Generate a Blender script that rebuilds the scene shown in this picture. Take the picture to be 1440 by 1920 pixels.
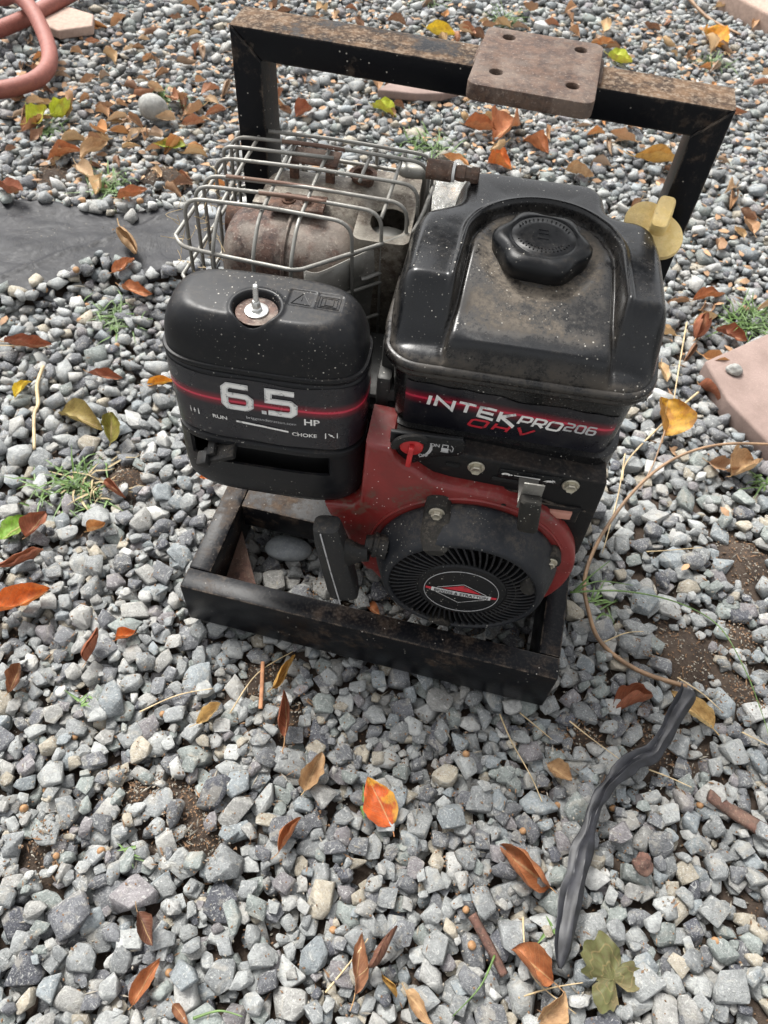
import bpy, bmesh, math, random
import numpy as np
from mathutils import Vector, Matrix, noise as mnoise

random.seed(7)
rng = np.random.default_rng(11)
scene = bpy.context.scene
COL = scene.collection
for o in list(bpy.data.objects):
    bpy.data.objects.remove(o)

# ------------------------------------------------------------------ camera
cam_d = bpy.data.cameras.new('camera')
cam = bpy.data.objects.new('camera', cam_d)
COL.objects.link(cam)
scene.camera = cam
CR = ((0.96965485, 0.23809705, 0.0554912),
      (0.2246233, -0.77805359, -0.58666599),
      (-0.09650831, 0.58132813, -0.80792558))
CP = Vector((0.33379, -0.43688, 0.96032))
cam.matrix_world = Matrix((
    (CR[0][0], -CR[1][0], -CR[2][0], CP.x),
    (CR[0][1], -CR[1][1], -CR[2][1], CP.y),
    (CR[0][2], -CR[1][2], -CR[2][2], CP.z),
    (0, 0, 0, 1)))
cam_d.sensor_fit = 'VERTICAL'
cam_d.sensor_height = 36.0
cam_d.lens = 1420.74 / 1920 * 36.0
cam_d.clip_start = 0.02
cam_d.clip_end = 200
cam_d.dof.use_dof = True
cam_d.dof.focus_distance = 0.86
cam_d.dof.aperture_fstop = 11.0

# ------------------------------------------------------------------ light
SUN_EL, SUN_ROT = math.radians(56), math.radians(312)
world = bpy.data.worlds.new('World')
scene.world = world
world.use_nodes = True
wn = world.node_tree
wn.nodes.clear()
sky = wn.nodes.new('ShaderNodeTexSky')
sky.sky_type = 'NISHITA'
sky.sun_disc = False
sky.sun_elevation = SUN_EL
sky.sun_rotation = SUN_ROT
sky.air_density = 1.0
sky.dust_density = 4.0
hs = wn.nodes.new('ShaderNodeHueSaturation')
hs.inputs['Saturation'].default_value = 0.10
bg = wn.nodes.new('ShaderNodeBackground')
bg.inputs['Strength'].default_value = 0.115
wo = wn.nodes.new('ShaderNodeOutputWorld')
wn.links.new(sky.outputs[0], hs.inputs['Color'])
wn.links.new(hs.outputs[0], bg.inputs['Color'])
wn.links.new(bg.outputs[0], wo.inputs['Surface'])
sun_d = bpy.data.lights.new('sun', 'SUN')
sun_d.energy = 2.0
sun_d.angle = math.radians(24)
sun_d.color = (1.0, 0.97, 0.92)
sun = bpy.data.objects.new('sun', sun_d)
COL.objects.link(sun)
# the sky's sun_rotation turns clockwise from +Y
sdir = Vector((math.sin(SUN_ROT) * math.cos(SUN_EL), math.cos(SUN_ROT) * math.cos(SUN_EL), math.sin(SUN_EL)))
sun.rotation_euler = sdir.to_track_quat('Z', 'Y').to_euler()
sun.location = (0, 0, 4)
scene.view_settings.view_transform = 'Standard'
scene.view_settings.look = 'None'
scene.view_settings.gamma = 1.0
scene.view_settings.use_curve_mapping = False
scene.view_settings.exposure = 1.4
scene.render.engine = 'CYCLES'

# ------------------------------------------------------------------ frame of reference
YAW = math.radians(5.0)
EX, EY = 0.355, 0.05
CY, SY = math.cos(YAW), math.sin(YAW)


def W(p):
    """engine-local point -> world point (the engine sits slightly turned in its frame)"""
    return (EX + CY * p[0] - SY * p[1], EY + SY * p[0] + CY * p[1], p[2])


# ------------------------------------------------------------------ material helpers
class NT:
    def __init__(self, name):
        self.m = bpy.data.materials.new(name)
        self.m.use_nodes = True
        self.t = self.m.node_tree
        self.t.nodes.clear()
        self.out = self.t.nodes.new('ShaderNodeOutputMaterial')
        self.b = self.t.nodes.new('ShaderNodeBsdfPrincipled')
        self.t.links.new(self.b.outputs[0], self.out.inputs[0])
        self.tc = self.t.nodes.new('ShaderNodeTexCoord')

    def n(self, typ, **kw):
        nd = self.t.nodes.new(typ)
        for k, v in kw.items():
            if k.startswith('i_'):
                self.put(nd.inputs[k[2:].replace('_', ' ')], v)
            else:
                setattr(nd, k, v)
        return nd

    def put(self, sock, v):
        if isinstance(v, bpy.types.NodeSocket):
            self.t.links.new(v, sock)
        elif isinstance(v, bpy.types.Node):
            self.t.links.new(v.outputs[0], sock)
        else:
            if isinstance(v, tuple) and len(v) == 3 and len(sock.default_value) == 4:
                v = v + (1,)
            sock.default_value = v

    def noise(self, scale, detail=4, rough=.6, vec=None, dist=0.0):
        nd = self.n('ShaderNodeTexNoise')
        nd.inputs['Scale'].default_value = scale
        nd.inputs['Detail'].default_value = detail
        nd.inputs['Roughness'].default_value = rough
        nd.inputs['Distortion'].default_value = dist
        self.t.links.new(vec or self.tc.outputs['Object'], nd.inputs['Vector'])
        return nd.outputs[0]

    def ramp(self, fac, lo, hi, a=0.0, b=1.0):
        nd = self.n('ShaderNodeMapRange')
        nd.interpolation_type = 'SMOOTHSTEP'
        self.put(nd.inputs[0], fac)
        nd.inputs[1].default_value = lo
        nd.inputs[2].default_value = hi
        nd.inputs[3].default_value = a
        nd.inputs[4].default_value = b
        return nd.outputs[0]

    def mul(self, a, b, op='MULTIPLY'):
        nd = self.n('ShaderNodeMath', operation=op)
        self.put(nd.inputs[0], a)
        self.put(nd.inputs[1], b)
        return nd.outputs[0]

    def mix(self, f, a, b, bt='MIX'):
        nd = self.n('ShaderNodeMix', data_type='RGBA', blend_type=bt)
        self.put(nd.inputs[0], f)
        self.put(nd.inputs[6], a)
        self.put(nd.inputs[7], b)
        return nd.outputs[2]

    def specks(self, scale, thr, keep=.45):
        """small round flecks of grit, spread at random"""
        v = self.n('ShaderNodeTexVoronoi')
        v.inputs['Scale'].default_value = scale
        self.t.links.new(self.tc.outputs['Object'], v.inputs['Vector'])
        d = self.ramp(v.outputs['Distance'], thr, thr * .7)
        s = self.n('ShaderNodeSeparateColor')
        self.t.links.new(v.outputs['Color'], s.inputs[0])
        return self.mul(self.mul(d, self.ramp(s.outputs[0], keep, keep + .02)), self.ramp(self.noise(14, 2), .42, .6))

    def normal_z(self):
        g = self.n('ShaderNodeNewGeometry')
        s = self.n('ShaderNodeSeparateXYZ')
        self.t.links.new(g.outputs['Normal'], s.inputs[0])
        return s.outputs[2]

    def attr(self, name, out='Fac'):
        a = self.n('ShaderNodeAttribute')
        a.attribute_name = name
        return a.outputs[out]

    def base(self, col, rough=.5, metal=0.0, bump=None, bstr=.3, bdist=.001, spec=None):
        self.put(self.b.inputs['Base Color'], col)
        self.put(self.b.inputs['Roughness'], rough)
        self.put(self.b.inputs['Metallic'], metal)
        if spec is not None:
            self.b.inputs['Specular IOR Level'].default_value = spec
        if bump is not None:
            bp = self.n('ShaderNodeBump')
            bp.inputs['Strength'].default_value = bstr
            bp.inputs['Distance'].default_value = bdist
            self.put(bp.inputs['Height'], bump)
            self.t.links.new(bp.outputs[0], self.b.inputs['Normal'])
        return self.m


def mat_plastic(name, col=(.0055, .006, .007), dust=.35, rough=.38, attr=None, spec=.24):
    t = NT(name)
    n1 = t.noise(26, 6, .65)
    n2 = t.noise(120, 5, .7)
    up = t.ramp(t.normal_z(), .35, .95)
    d = t.mul(t.mul(t.mul(t.ramp(n1, .42, .66), t.ramp(t.noise(210, 6, .8), .42, .62)), up), t.mul(dust, 1.3))
    d2 = t.mul(t.ramp(n2, .5, .8), dust * .45)
    fac = t.mul(d, d2, 'ADD')
    if attr:
        fac = t.mul(fac, t.mul(t.attr(attr), t.ramp(t.mul(t.mul(n1, .6), t.mul(t.noise(230, 6, .8), .6), 'ADD'), .50, .68, .12, 1.0)), 'ADD')
    c = t.mix(fac, col, (.125, .105, .083))
    sp = t.specks(150, .13)
    sp2 = t.specks(330, .16, .6)
    c = t.mix(t.mul(sp, .85), c, (.55, .52, .46))
    c = t.mix(t.mul(sp2, .6), c, (.45, .43, .38))
    r = t.ramp(fac, 0, .5, rough, .85)
    r = t.mul(r, t.ramp(n2, .3, .7, -.06, .08), 'ADD')
    return t.base(c, r, 0, t.mul(n2, t.mul(sp, .8), 'ADD'), .10, .0008, spec=spec)


def mat_paint(name, col=(.008, .009, .011), rust=.25, toprust=0.0, rough=.3, toplo=.42):
    """chipped paint over steel; toprust adds rust bloom on upper faces"""
    t = NT(name)
    n1 = t.noise(9, 7, .68)
    n2 = t.noise(60, 6, .72)
    n3 = t.noise(240, 4, .7)
    m = t.mul(t.ramp(t.mul(n1, t.mul(n2, .6), 'ADD'), .86, 1.0), rust)
    up = t.ramp(t.normal_z(), .6, .95)
    tr = t.mul(t.mul(up, t.ramp(t.mul(n1, t.mul(n2, .5), 'ADD'), toplo + .22, toplo + .48)), toprust)
    fac = t.mul(m, tr, 'MAXIMUM')
    rc = t.mix(t.ramp(n2, .35, .65), (.055, .038, .028), (.155, .098, .060))
    rc = t.mix(t.ramp(n3, .46, .68), rc, (.21, .165, .125))
    dust = t.mul(t.mul(up, t.ramp(n3, .45, .8)), .13)
    c = t.mix(dust, col, (.15, .13, .11))
    c = t.mix(fac, c, rc)
    bv = t.n('ShaderNodeBevel', samples=4)
    bv.inputs['Radius'].default_value = .0035
    ge = t.n('ShaderNodeNewGeometry')
    dp = t.n('ShaderNodeVectorMath', operation='DOT_PRODUCT')
    t.t.links.new(bv.outputs[0], dp.inputs[0])
    t.t.links.new(ge.outputs['Normal'], dp.inputs[1])
    edge = t.mul(t.ramp(dp.outputs['Value'], .985, .90), t.ramp(n2, .42, .60))
    c = t.mix(t.mul(edge, .7), c, (.17, .135, .105))
    c = t.mix(t.mul(t.ramp(t.noise(33, 6, .75, dist=1.5), .58, .68), .3), c, (.035, .027, .021))
    c = t.mix(t.mul(t.specks(120, .11), .8), c, (.5, .47, .42))
    r = t.ramp(t.mul(fac, dust, 'ADD'), 0, .5, rough, .85)
    return t.base(c, r, 0, t.mul(n3, t.mul(fac, .8), 'ADD'), .2, .001, spec=.12)


def mat_rust(name, a=(.045, .024, .017), b=(.12, .058, .035), c=(.22, .175, .14), pale=.35, metal=0.1, rough=.8):
    t = NT(name)
    n1 = t.noise(18, 6, .7)
    n2 = t.noise(90, 6, .75)
    n3 = t.noise(300, 3, .7)
    k = t.mix(t.ramp(n2, .38, .62), a, b)
    k = t.mix(t.mul(t.ramp(n1, .45, .62), pale), k, c)
    k = t.mix(t.mul(t.ramp(n3, .56, .70), .5), k, tuple(min(1, x * 1.7) for x in c))
    k = t.mix(t.mul(t.ramp(n2, .62, .75), .6), k, (.03, .018, .015))
    return t.base(k, rough, metal, t.mul(n2, n3, 'ADD'), .5, .0015)


def mat_metal(name, col=(.33, .32, .30), dirt=.5, rough=.42, metal=.85, brown=(.16, .11, .075)):
    t = NT(name)
    n1 = t.noise(22, 6, .7)
    n2 = t.noise(150, 5, .7)
    f = t.mul(t.ramp(n1, .42, .66), dirt)
    k = t.mix(f, col, brown)
    k = t.mix(t.mul(t.ramp(n2, .55, .75), .5), k, tuple(min(1, x * 1.7) for x in col))
    k = t.mix(t.mul(t.specks(170, .15, .3), .8), k, (.6, .58, .52))
    mt = t.ramp(f, 0, .6, metal, .15)
    return t.base(k, t.ramp(f, 0, .6, rough, .8), mt, n2, .25, .001)


def mat_flat(name, col, rough=.55, n=.25, scale=60, metal=0.0, bstr=.15):
    t = NT(name)
    n1 = t.noise(scale, 5, .65)
    k = t.mix(t.ramp(n1, .3, .7), tuple(x * (1 - n) for x in col), tuple(min(1, x * (1 + n)) for x in col))
    return t.base(k, rough, metal, n1, bstr, .001)


M = {}
M['plastic'] = mat_plastic('black_plastic', dust=.10, rough=.33)
M['plastic_tank'] = mat_plastic('tank_plastic', dust=.06, rough=.22, attr='dust', spec=.36)
M['plastic_grey'] = mat_plastic('grey_black_plastic', (.0085, .009, .0105), dust=.20, rough=.38)
M['plastic_dusty'] = mat_plastic('dusty_black_plastic', (.012, .012, .012), dust=.45, rough=.5)
M['paint'] = mat_paint('black_frame_paint', (.006, .0065, .008), rust=.22, toprust=.30, rough=.28, toplo=.50)
M['paint_top'] = mat_paint('black_paint_rusty_top', (.006, .0065, .008), rust=.22, toprust=.95, rough=.25, toplo=.30)
M['paint_plate'] = mat_paint('black_plate_paint', (.006, .006, .007), rust=.3, toprust=.40, rough=.35, toplo=.50)
M['bracket'] = mat_paint('black_bracket_paint', (.012, .012, .0125), rust=.08, toprust=.10, rough=.42)
M['red'] = None
M['rust'] = mat_rust('brown_rust')
M['rust_plate'] = mat_rust('rust_plate', (.042, .024, .018), (.100, .056, .036), (.16, .125, .10), .5)
M['rust_muffler'] = mat_rust('muffler_rust', (.036, .020, .016), (.115, .064, .047), (.22, .19, .16), .75, .2, .65)
M['heat_steel'] = mat_rust('heat_stained_steel', (.075, .055, .040), (.19, .165, .13), (.27, .25, .21), .7, .25, .5)
M['shield'] = mat_metal('dull_grey_steel', (.23, .225, .205), .45, .45, .75, (.12, .10, .085))
M['wire'] = mat_metal('cage_wire_metal', (.24, .235, .215), .5, .5, .5, (.11, .095, .08))
M['wire_rust'] = mat_metal('rusty_cage_wire', (.13, .075, .055), .5, .7, .2)
M['alu'] = mat_metal('dull_aluminium', (.07, .07, .067), .6, .5, .5, (.03, .028, .025))
M['zinc'] = mat_metal('zinc_bolt', (.50, .47, .38), .45, .35, .85)
M['bright'] = mat_metal('bright_metal', (.62, .62, .60), .2, .3, .9)
M['dark'] = mat_flat('dark_interior', (.004, .004, .004), .8)
M['yellow'] = mat_rust('dirty_yellow_plastic', (.72, .53, .19), (.80, .62, .28), (.52, .37, .17), .5, 0, .6)
M['rocker'] = mat_flat('faded_pink_switch', (.42, .20, .15), .4, .12)
M['knob_red'] = mat_flat('red_knob_plastic', (.42, .018, .02), .4, .15)
def mat_print(name, col, wear=.5):
    t = NT(name)
    n1 = t.noise(260, 5, .75)
    n2 = t.noise(70, 4, .7)
    k = t.mix(t.mul(t.ramp(n2, .4, .7), .35), col, tuple(x * .62 for x in col))
    k = t.mix(t.mul(t.ramp(t.mul(n1, n2, 'ADD'), 1.08, 1.16), wear), k, (.03, .03, .032))
    return t.base(k, .45, 0)


M['white_print'] = mat_print('white_print', (.74, .73, .70), .5)
M['silver_print'] = mat_print('silver_print', (.56, .56, .55), .55)
M['red_print'] = mat_print('red_print', (.50, .02, .035), .8)
M['black_print'] = mat_flat('black_print', (.01, .01, .012), .4, .1)
M['grey_print'] = mat_print('worn_grey_print', (.42, .42, .42), .5)
M['rubber_grey'] = mat_plastic('worn_grey_rubber', (.020, .0205, .021), dust=.5, rough=.55)
M['cover_grey'] = mat_plastic('dusty_blue_black_plastic', (.012, .0135, .0165), dust=.40, rough=.42)
M['felt'] = mat_plastic('worn_black_rubber', (.018, .017, .015), dust=.7, rough=.7)

# red sheet metal
t = NT('red_shroud_paint')
n1 = t.noise(16, 6, .65)
n2 = t.noise(130, 5, .7)
k = t.mix(t.ramp(n1, .35, .7), (.20, .018, .016), (.125, .014, .012))
k = t.mix(t.mul(t.mul(t.ramp(n2, .5, .75), t.ramp(t.normal_z(), .0, .9)), .5), k, (.26, .13, .10))
k = t.mix(t.mul(t.ramp(t.mul(n1, n2, 'ADD'), 1.10, 1.22), .8), k, (.10, .05, .035))
k = t.mix(t.mul(t.specks(160, .13), .9), k, (.65, .6, .55))
M['red'] = t.base(k, t.ramp(n2, .3, .7, .28, .5), 0.0, n2, .1, .0008)


# stickers with the glowing red stripe; UV: u along, v up, in metres
def mat_sticker(name, t0, wdt, u0, u1, fade):
    t = NT(name)
    s = t.n('ShaderNodeSeparateXYZ')
    t.t.links.new(t.tc.outputs['UV'], s.inputs[0])
    dv = t.mul(t.mul(s.outputs[1], t0, 'SUBTRACT'), 0, 'ADD')
    ab = t.n('ShaderNodeMath', operation='ABSOLUTE')
    t.t.links.new(dv, ab.inputs[0])
    glow = t.ramp(ab.outputs[0], wdt * 2.6, 0)
    core = t.ramp(ab.outputs[0], wdt * .55, wdt * .1)
    n1 = t.noise(30, 5, .65)
    n2 = t.noise(200, 5, .7)
    k = t.mix(t.mul(glow, .75), (.0095, .0095, .0135), (.22, .008, .022))
    k = t.mix(t.mul(core, .9), k, (.55, .035, .07))
    k = t.mix(t.mul(t.mul(t.ramp(n1, .5, .75), t.ramp(n2, .35, .7)), .5), k, (.045, .04, .035))
    sc = t.noise(60, 2, .5, dist=2.0)
    k = t.mix(t.mul(t.ramp(sc, .72, .74), .25), k, (.35, .33, .3))
    k = t.mix(t.mul(t.specks(170, .12, .6), .8), k, (.6, .57, .5))
    return t.base(k, t.ramp(n1, .3, .7, .22, .42), 0, n1, .25, .002)


M['sticker_ac'] = mat_sticker('sticker_with_red_stripe_a', .055, .0042, 0, 0, 0)
M['sticker_tank'] = mat_sticker('sticker_with_red_stripe_b', .0480, .0045, 0, 0, 0)

# gravel
t = NT('grey_blue_gravel')
n1 = t.noise(110, 6, .7)
n2 = t.noise(420, 5, .75)
n3 = t.noise(38, 4, .6, dist=1.2)
col = t.attr('col', 'Color')
n4 = t.noise(70, 5, .7, dist=4.0)
k = t.mix(t.ramp(n1, .35, .62, .6, 0), col, (.50, .50, .51), 'MULTIPLY')
k = t.mix(t.mul(t.ramp(n2, .50, .68), .42), k, (.44, .445, .43))
k = t.mix(t.mul(t.ramp(n2, .47, .30), .50), k, (.06, .061, .063))
k = t.mix(t.mul(t.ramp(n3, .54, .66), .40), k, (.40, .375, .32))
k = t.mix(t.mul(t.ramp(n4, .58, .61), .50), k, (.56, .56, .53))
M['gravel'] = t.base(k, .85, 0, t.mul(n1, t.mul(n2, n4, 'ADD'), 'ADD'), .75, .0028)

# soil
t = NT('dark_soil')
n1 = t.noise(30, 6, .7)
n2 = t.noise(260, 5, .8)
k = t.mix(t.ramp(n1, .3, .7), (.035, .023, .016), (.085, .060, .043))
k = t.mix(t.mul(t.ramp(n2, .55, .8), .7), k, (.20, .155, .12))
M['soil'] = t.base(k, .95, 0, t.mul(n2, n1, 'ADD'), .9, .004)

# leaves: colour of each object, veins from UV
t = NT('dry_leaf')
oi = t.n('ShaderNodeObjectInfo')
s = t.n('ShaderNodeSeparateXYZ')
t.t.links.new(t.tc.outputs['UV'], s.inputs[0])
v = t.mul(t.mul(s.outputs[1], .5, 'SUBTRACT'), 0, 'ADD')
ab = t.n('ShaderNodeMath', operation='ABSOLUTE')
t.t.links.new(v, ab.inputs[0])
mid = t.ramp(ab.outputs[0], .035, .01)
ph = t.mul(t.mul(s.outputs[0], 60.0), t.mul(ab.outputs[0], -42.0), 'ADD')
sn = t.n('ShaderNodeMath', operation='SINE')
t.t.links.new(ph, sn.inputs[0])
vein = t.mul(t.ramp(sn.outputs[0], .86, 1.0), .45)
n1 = t.noise(55, 5, .65)
n2 = t.noise(24, 3, .6)
oc = oi.outputs['Color']
k = t.mix(t.ramp(n1, .35, .7, .0, .6), oc, (.40, .28, .20), 'MULTIPLY')
patch = t.mul(t.ramp(n2, .55, .62), t.mul(oi.outputs['Alpha'], 0, 'ADD'))
k = t.mix(patch, k, (.62, .34, .03))
k = t.mix(t.mul(mid, .5), k, (.55, .38, .18))
k = t.mix(t.mul(vein, .4), k, (.5, .34, .16))
k = t.mix(t.mul(t.specks(220, .14, .6), .6), k, (.08, .05, .03))
n5 = t.noise(240, 5, .75)
k = t.mix(t.ramp(n5, .45, .70, 0, .45), k, (.10, .055, .035))
k = t.mix(t.ramp(t.noise(13, 3, .6), .50, .70, 0, .35), k, (.42, .30, .18))
M['leaf'] = t.base(k, t.ramp(n1, .3, .7, .45, .75), 0, t.mul(t.mul(mid, t.mul(vein, .6), 'ADD'), t.mul(n5, .5), 'ADD'), .45, .0018, spec=.35)
t.b.inputs['Subsurface Weight'].default_value = 0.0
tr = t.n('ShaderNodeBsdfTranslucent')
t.put(tr.inputs[0], k)
mx = t.n('ShaderNodeMixShader')
mx.inputs[0].default_value = .18
t.t.links.new(t.b.outputs[0], mx.inputs[1])
t.t.links.new(tr.outputs[0], mx.inputs[2])
t.t.links.new(mx.outputs[0], t.out.inputs[0])

M['grass'] = mat_flat('grass_green', (.085, .15, .035), .5, .35, 40)
M['grass_dry'] = mat_flat('dry_grass', (.34, .27, .15), .7, .25, 60)
M['straw'] = mat_flat('pale_straw', (.46, .35, .20), .6, .3, 40)
M['stalk'] = mat_flat('brown_stalk', (.26, .16, .09), .6, .35, 30)
M['bark'] = mat_rust('bark_brown', (.06, .032, .024), (.13, .062, .045), (.2, .14, .1), .3, 0)
M['bark_orange'] = mat_flat('orange_bark', (.36, .17, .085), .8, .3, 80)
M['berry'] = mat_flat('tan_berry', (.30, .165, .075), .6, .5, 220)
M['scrap'] = mat_flat('leaf_scrap_brown', (.30, .18, .10), .8, .55, 12)
M['grit'] = mat_flat('stone_grit', (.22, .20, .165), .9, .6, 20)
M['crumb'] = mat_flat('litter_brown', (.17, .10, .055), .9, .5, 30)
M['pebble'] = mat_rust('round_pebble', (.20, .20, .19), (.30, .30, .28), (.26, .25, .22), .5, 0)
M['pebble_white'] = mat_rust('smooth_pebble', (.26, .28, .29), (.33, .35, .355), (.30, .32, .33), .3, 0, .6)

# terracotta hose
M['hose'] = mat_rust('terracotta_hose', (.20, .062, .045), (.27, .088, .064), (.23, .08, .06), .35, 0, .6)
# plastic sheet
t = NT('black_sheet_plastic')
n1 = t.noise(6, 6, .65)
n2 = t.noise(70, 6, .7)
wv = t.noise(9, 6, .62, dist=3.0)
k = t.mix(t.ramp(n1, .35, .7), (.010, .0105, .013), (.026, .026, .029))
k = t.mix(t.mul(t.ramp(n2, .5, .75), .5), k, (.075, .072, .068))
k = t.mix(t.mul(t.specks(120, .12, .5), .7), k, (.4, .36, .3))
t.b.inputs['Specular IOR Level'].default_value = .22
M['sheet'] = t.base(k, t.ramp(n2, .3, .7, .42, .62), 0, t.mul(wv, t.mul(n2, .15), 'ADD'), .35, .012)
M['strip'] = mat_flat('black_strip_plastic', (.013, .0135, .017), .5, .6, 60, 0, .12)
# concrete pavers
t = NT('pink_concrete')
n1 = t.noise(14, 6, .7)
n2 = t.noise(260, 5, .8)
k = t.mix(t.ramp(n1, .3, .7), (.19, .135, .115), (.26, .19, .165))
k = t.mix(t.mul(t.ramp(n2, .55, .75), .6), k, (.40, .31, .27))
k = t.mix(t.mul(t.ramp(n2, .42, .3), .5), k, (.13, .08, .065))
M['paver'] = t.base(k, .9, 0, n2, .5, .002)
M['edging'] = mat_flat('pale_concrete', (.36, .26, .21), .9, .15, 90)
t = NT('clear_film')
M['clear'] = t.base((.85, .84, .80), .12, 0, t.noise(40, 3, .6), .8, .01)
t.b.inputs['Transmission Weight'].default_value = .85
t.b.inputs['IOR'].default_value = 1.2

# ------------------------------------------------------------------ mesh helpers
def mk(name, verts, faces, mat, parent=None, smooth=True, eng=False, uv=None, attrs=None, sharp=None):
    if eng:
        verts = [W(v) for v in verts]
    me = bpy.data.meshes.new(name)
    me.from_pydata([tuple(v) for v in verts], [], [tuple(f) for f in faces])
    if smooth:
        me.polygons.foreach_set('use_smooth', [True] * len(me.polygons))
        if sharp:
            me.set_sharp_from_angle(angle=math.radians(sharp))
    if uv is not None:
        ul = me.uv_layers.new(name='UVMap')
        li = np.empty(len(me.loops), dtype=np.int32)
        me.loops.foreach_get('vertex_index', li)
        ul.data.foreach_set('uv', np.asarray(uv, dtype=np.float32)[li].ravel())
    if attrs:
        for k_, v_ in attrs.items():
            a = me.attributes.new(k_, 'FLOAT', 'POINT')
            a.data.foreach_set('value', np.asarray(v_, dtype=np.float32))
    me.materials.append(mat)
    me.update()
    o = bpy.data.objects.new(name, me)
    COL.objects.link(o)
    if parent is not None:
        attach(o, parent)
    return o


def attach(o, parent):
    o.parent = parent
    if parent.parent is None:
        o.matrix_parent_inverse = (Matrix.Translation(parent.location) @ parent.rotation_euler.to_matrix().to_4x4()).inverted()


def tag(o, label=None, cat=None, group=None, kind=None):
    if label: o['label'] = label
    if cat: o['category'] = cat
    if group: o['group'] = group
    if kind: o['kind'] = kind
    return o


class MB:
    """collects simple shapes into one mesh"""
    def __init__(self):
        self.v = []
        self.f = []

    def add(self, v, f):
        k_ = len(self.v)
        self.v += [tuple(x) for x in v]
        self.f += [tuple(i + k_ for i in q) for q in f]
        return self

    def box(self, x0, x1, y0, y1, z0, z1, bev=.0015, rot=None, piv=None, seg=2):
        bm = bmesh.new()
        bmesh.ops.create_cube(bm, size=1)
        for v in bm.verts:
            v.co = Vector(((x0 + x1) / 2 + v.co.x * (x1 - x0), (y0 + y1) / 2 + v.co.y * (y1 - y0), (z0 + z1) / 2 + v.co.z * (z1 - z0)))
        if bev > 0:
            bmesh.ops.bevel(bm, geom=bm.edges[:], offset=bev, segments=seg, affect='EDGES', profile=.5)
        if rot is not None:
            pv = Vector(piv or ((x0 + x1) / 2, (y0 + y1) / 2, (z0 + z1) / 2))
            for v in bm.verts:
                v.co = pv + rot @ (v.co - pv)
        self.bm(bm)
        return self

    def bm(self, bm):
        bm.verts.index_update()
        self.add([v.co[:] for v in bm.verts], [[v.index for v in f.verts] for f in bm.faces])
        bm.free()

    def tube(self, pts, r, n=8, cap=True, rf=None, flat=1.0):
        pts = [Vector(p) for p in pts]
        up = Vector((0, 0, 1))
        t0 = (pts[1] - pts[0]).normalized()
        a = t0.cross(up)
        if a.length < .1: a = t0.cross(Vector((0, 1, 0)))
        a.normalize()
        rings = []
        for i, p in enumerate(pts):
            tt = (pts[min(i + 1, len(pts) - 1)] - pts[max(i - 1, 0)]).normalized()
            a = (a - tt * a.dot(tt)).normalized()
            b = tt.cross(a)
            rr = r * (rf(i / (len(pts) - 1)) if rf else 1)
            rings.append([p + a * math.cos(2 * math.pi * j / n) * rr + b * math.sin(2 * math.pi * j / n) * rr * flat for j in range(n)])
        self.loft(rings, cap)
        return self

    def loft(self, rings, cap=True, closed=True):
        k_ = len(self.v)
        n = len(rings[0])
        for r in rings: self.v += [tuple(p) for p in r]
        for i in range(len(rings) - 1):
            for j in range(n if closed else n - 1):
                j2 = (j + 1) % n
                self.f.append((k_ + i * n + j, k_ + i * n + j2, k_ + (i + 1) * n + j2, k_ + (i + 1) * n + j))
        if cap:
            self.f.append(tuple(k_ + j for j in range(n))[::-1])
            self.f.append(tuple(k_ + (len(rings) - 1) * n + j for j in range(n)))
        return self

    def lathe(self, c, axis, prof, n=32):
        """prof: (distance along axis, radius)"""
        ax = Vector(axis).normalized()
        a = ax.cross(Vector((0, 0, 1)))
        if a.length < .1: a = ax.cross(Vector((0, 1, 0)))
        a.normalize()
        b = ax.cross(a)
        c = Vector(c)
        rings = [[c + ax * h + (a * math.cos(2 * math.pi * j / n) + b * math.sin(2 * math.pi * j / n)) * max(r, 1e-5) for j in range(n)] for h, r in prof]
        self.loft(rings, True)
        return self

    def prism(self, poly, y0, y1, bev=0.0):
        """polygon in x,z pushed from y0 to y1"""
        bm = bmesh.new()
        vs = [bm.verts.new((x, y0, z)) for x, z in poly]
        f = bm.faces.new(vs)
        r = bmesh.ops.extrude_face_region(bm, geom=[f])
        bmesh.ops.translate(bm, vec=(0, y1 - y0, 0), verts=[g for g in r['geom'] if isinstance(g, bmesh.types.BMVert)])
        bmesh.ops.recalc_face_normals(bm, faces=bm.faces[:])
        if bev > 0:
            es = [e for e in bm.edges if abs(e.verts[0].co.y - y0) < 1e-6 and abs(e.verts[1].co.y - y0) < 1e-6]
            bmesh.ops.bevel(bm, geom=es, offset=bev, segments=2, affect='EDGES', profile=.5)
        self.bm(bm)
        return self

    def build(self, name, mat, parent=None, eng=False, smooth=True, sharp=40, **kw):
        o = mk(name, self.v, self.f, mat, parent, smooth, eng, sharp=sharp, **kw)
        bm = bmesh.new()
        bm.from_mesh(o.data)
        bmesh.ops.recalc_face_normals(bm, faces=bm.faces[:])
        bm.to_mesh(o.data)
        bm.free()
        if smooth and sharp:
            o.data.set_sharp_from_angle(angle=math.radians(sharp))
        return o


def arc_path(pts, r, n=5):
    """polyline with its inner corners rounded by radius r"""
    pts = [Vector(p) for p in pts]
    out = [pts[0]]
    for i in range(1, len(pts) - 1):
        a, b, c = pts[i - 1], pts[i], pts[i + 1]
        d1, d2 = (a - b), (c - b)
        k_ = min(r, d1.length * .49, d2.length * .49)
        p, q = b + d1.normalized() * k_, b + d2.normalized() * k_
        for j in range(n + 1):
            s_ = j / n
            out.append(p * (1 - s_) ** 2 + b * 2 * s_ * (1 - s_) + q * s_ ** 2)
    out.append(pts[-1])
    return out


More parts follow.
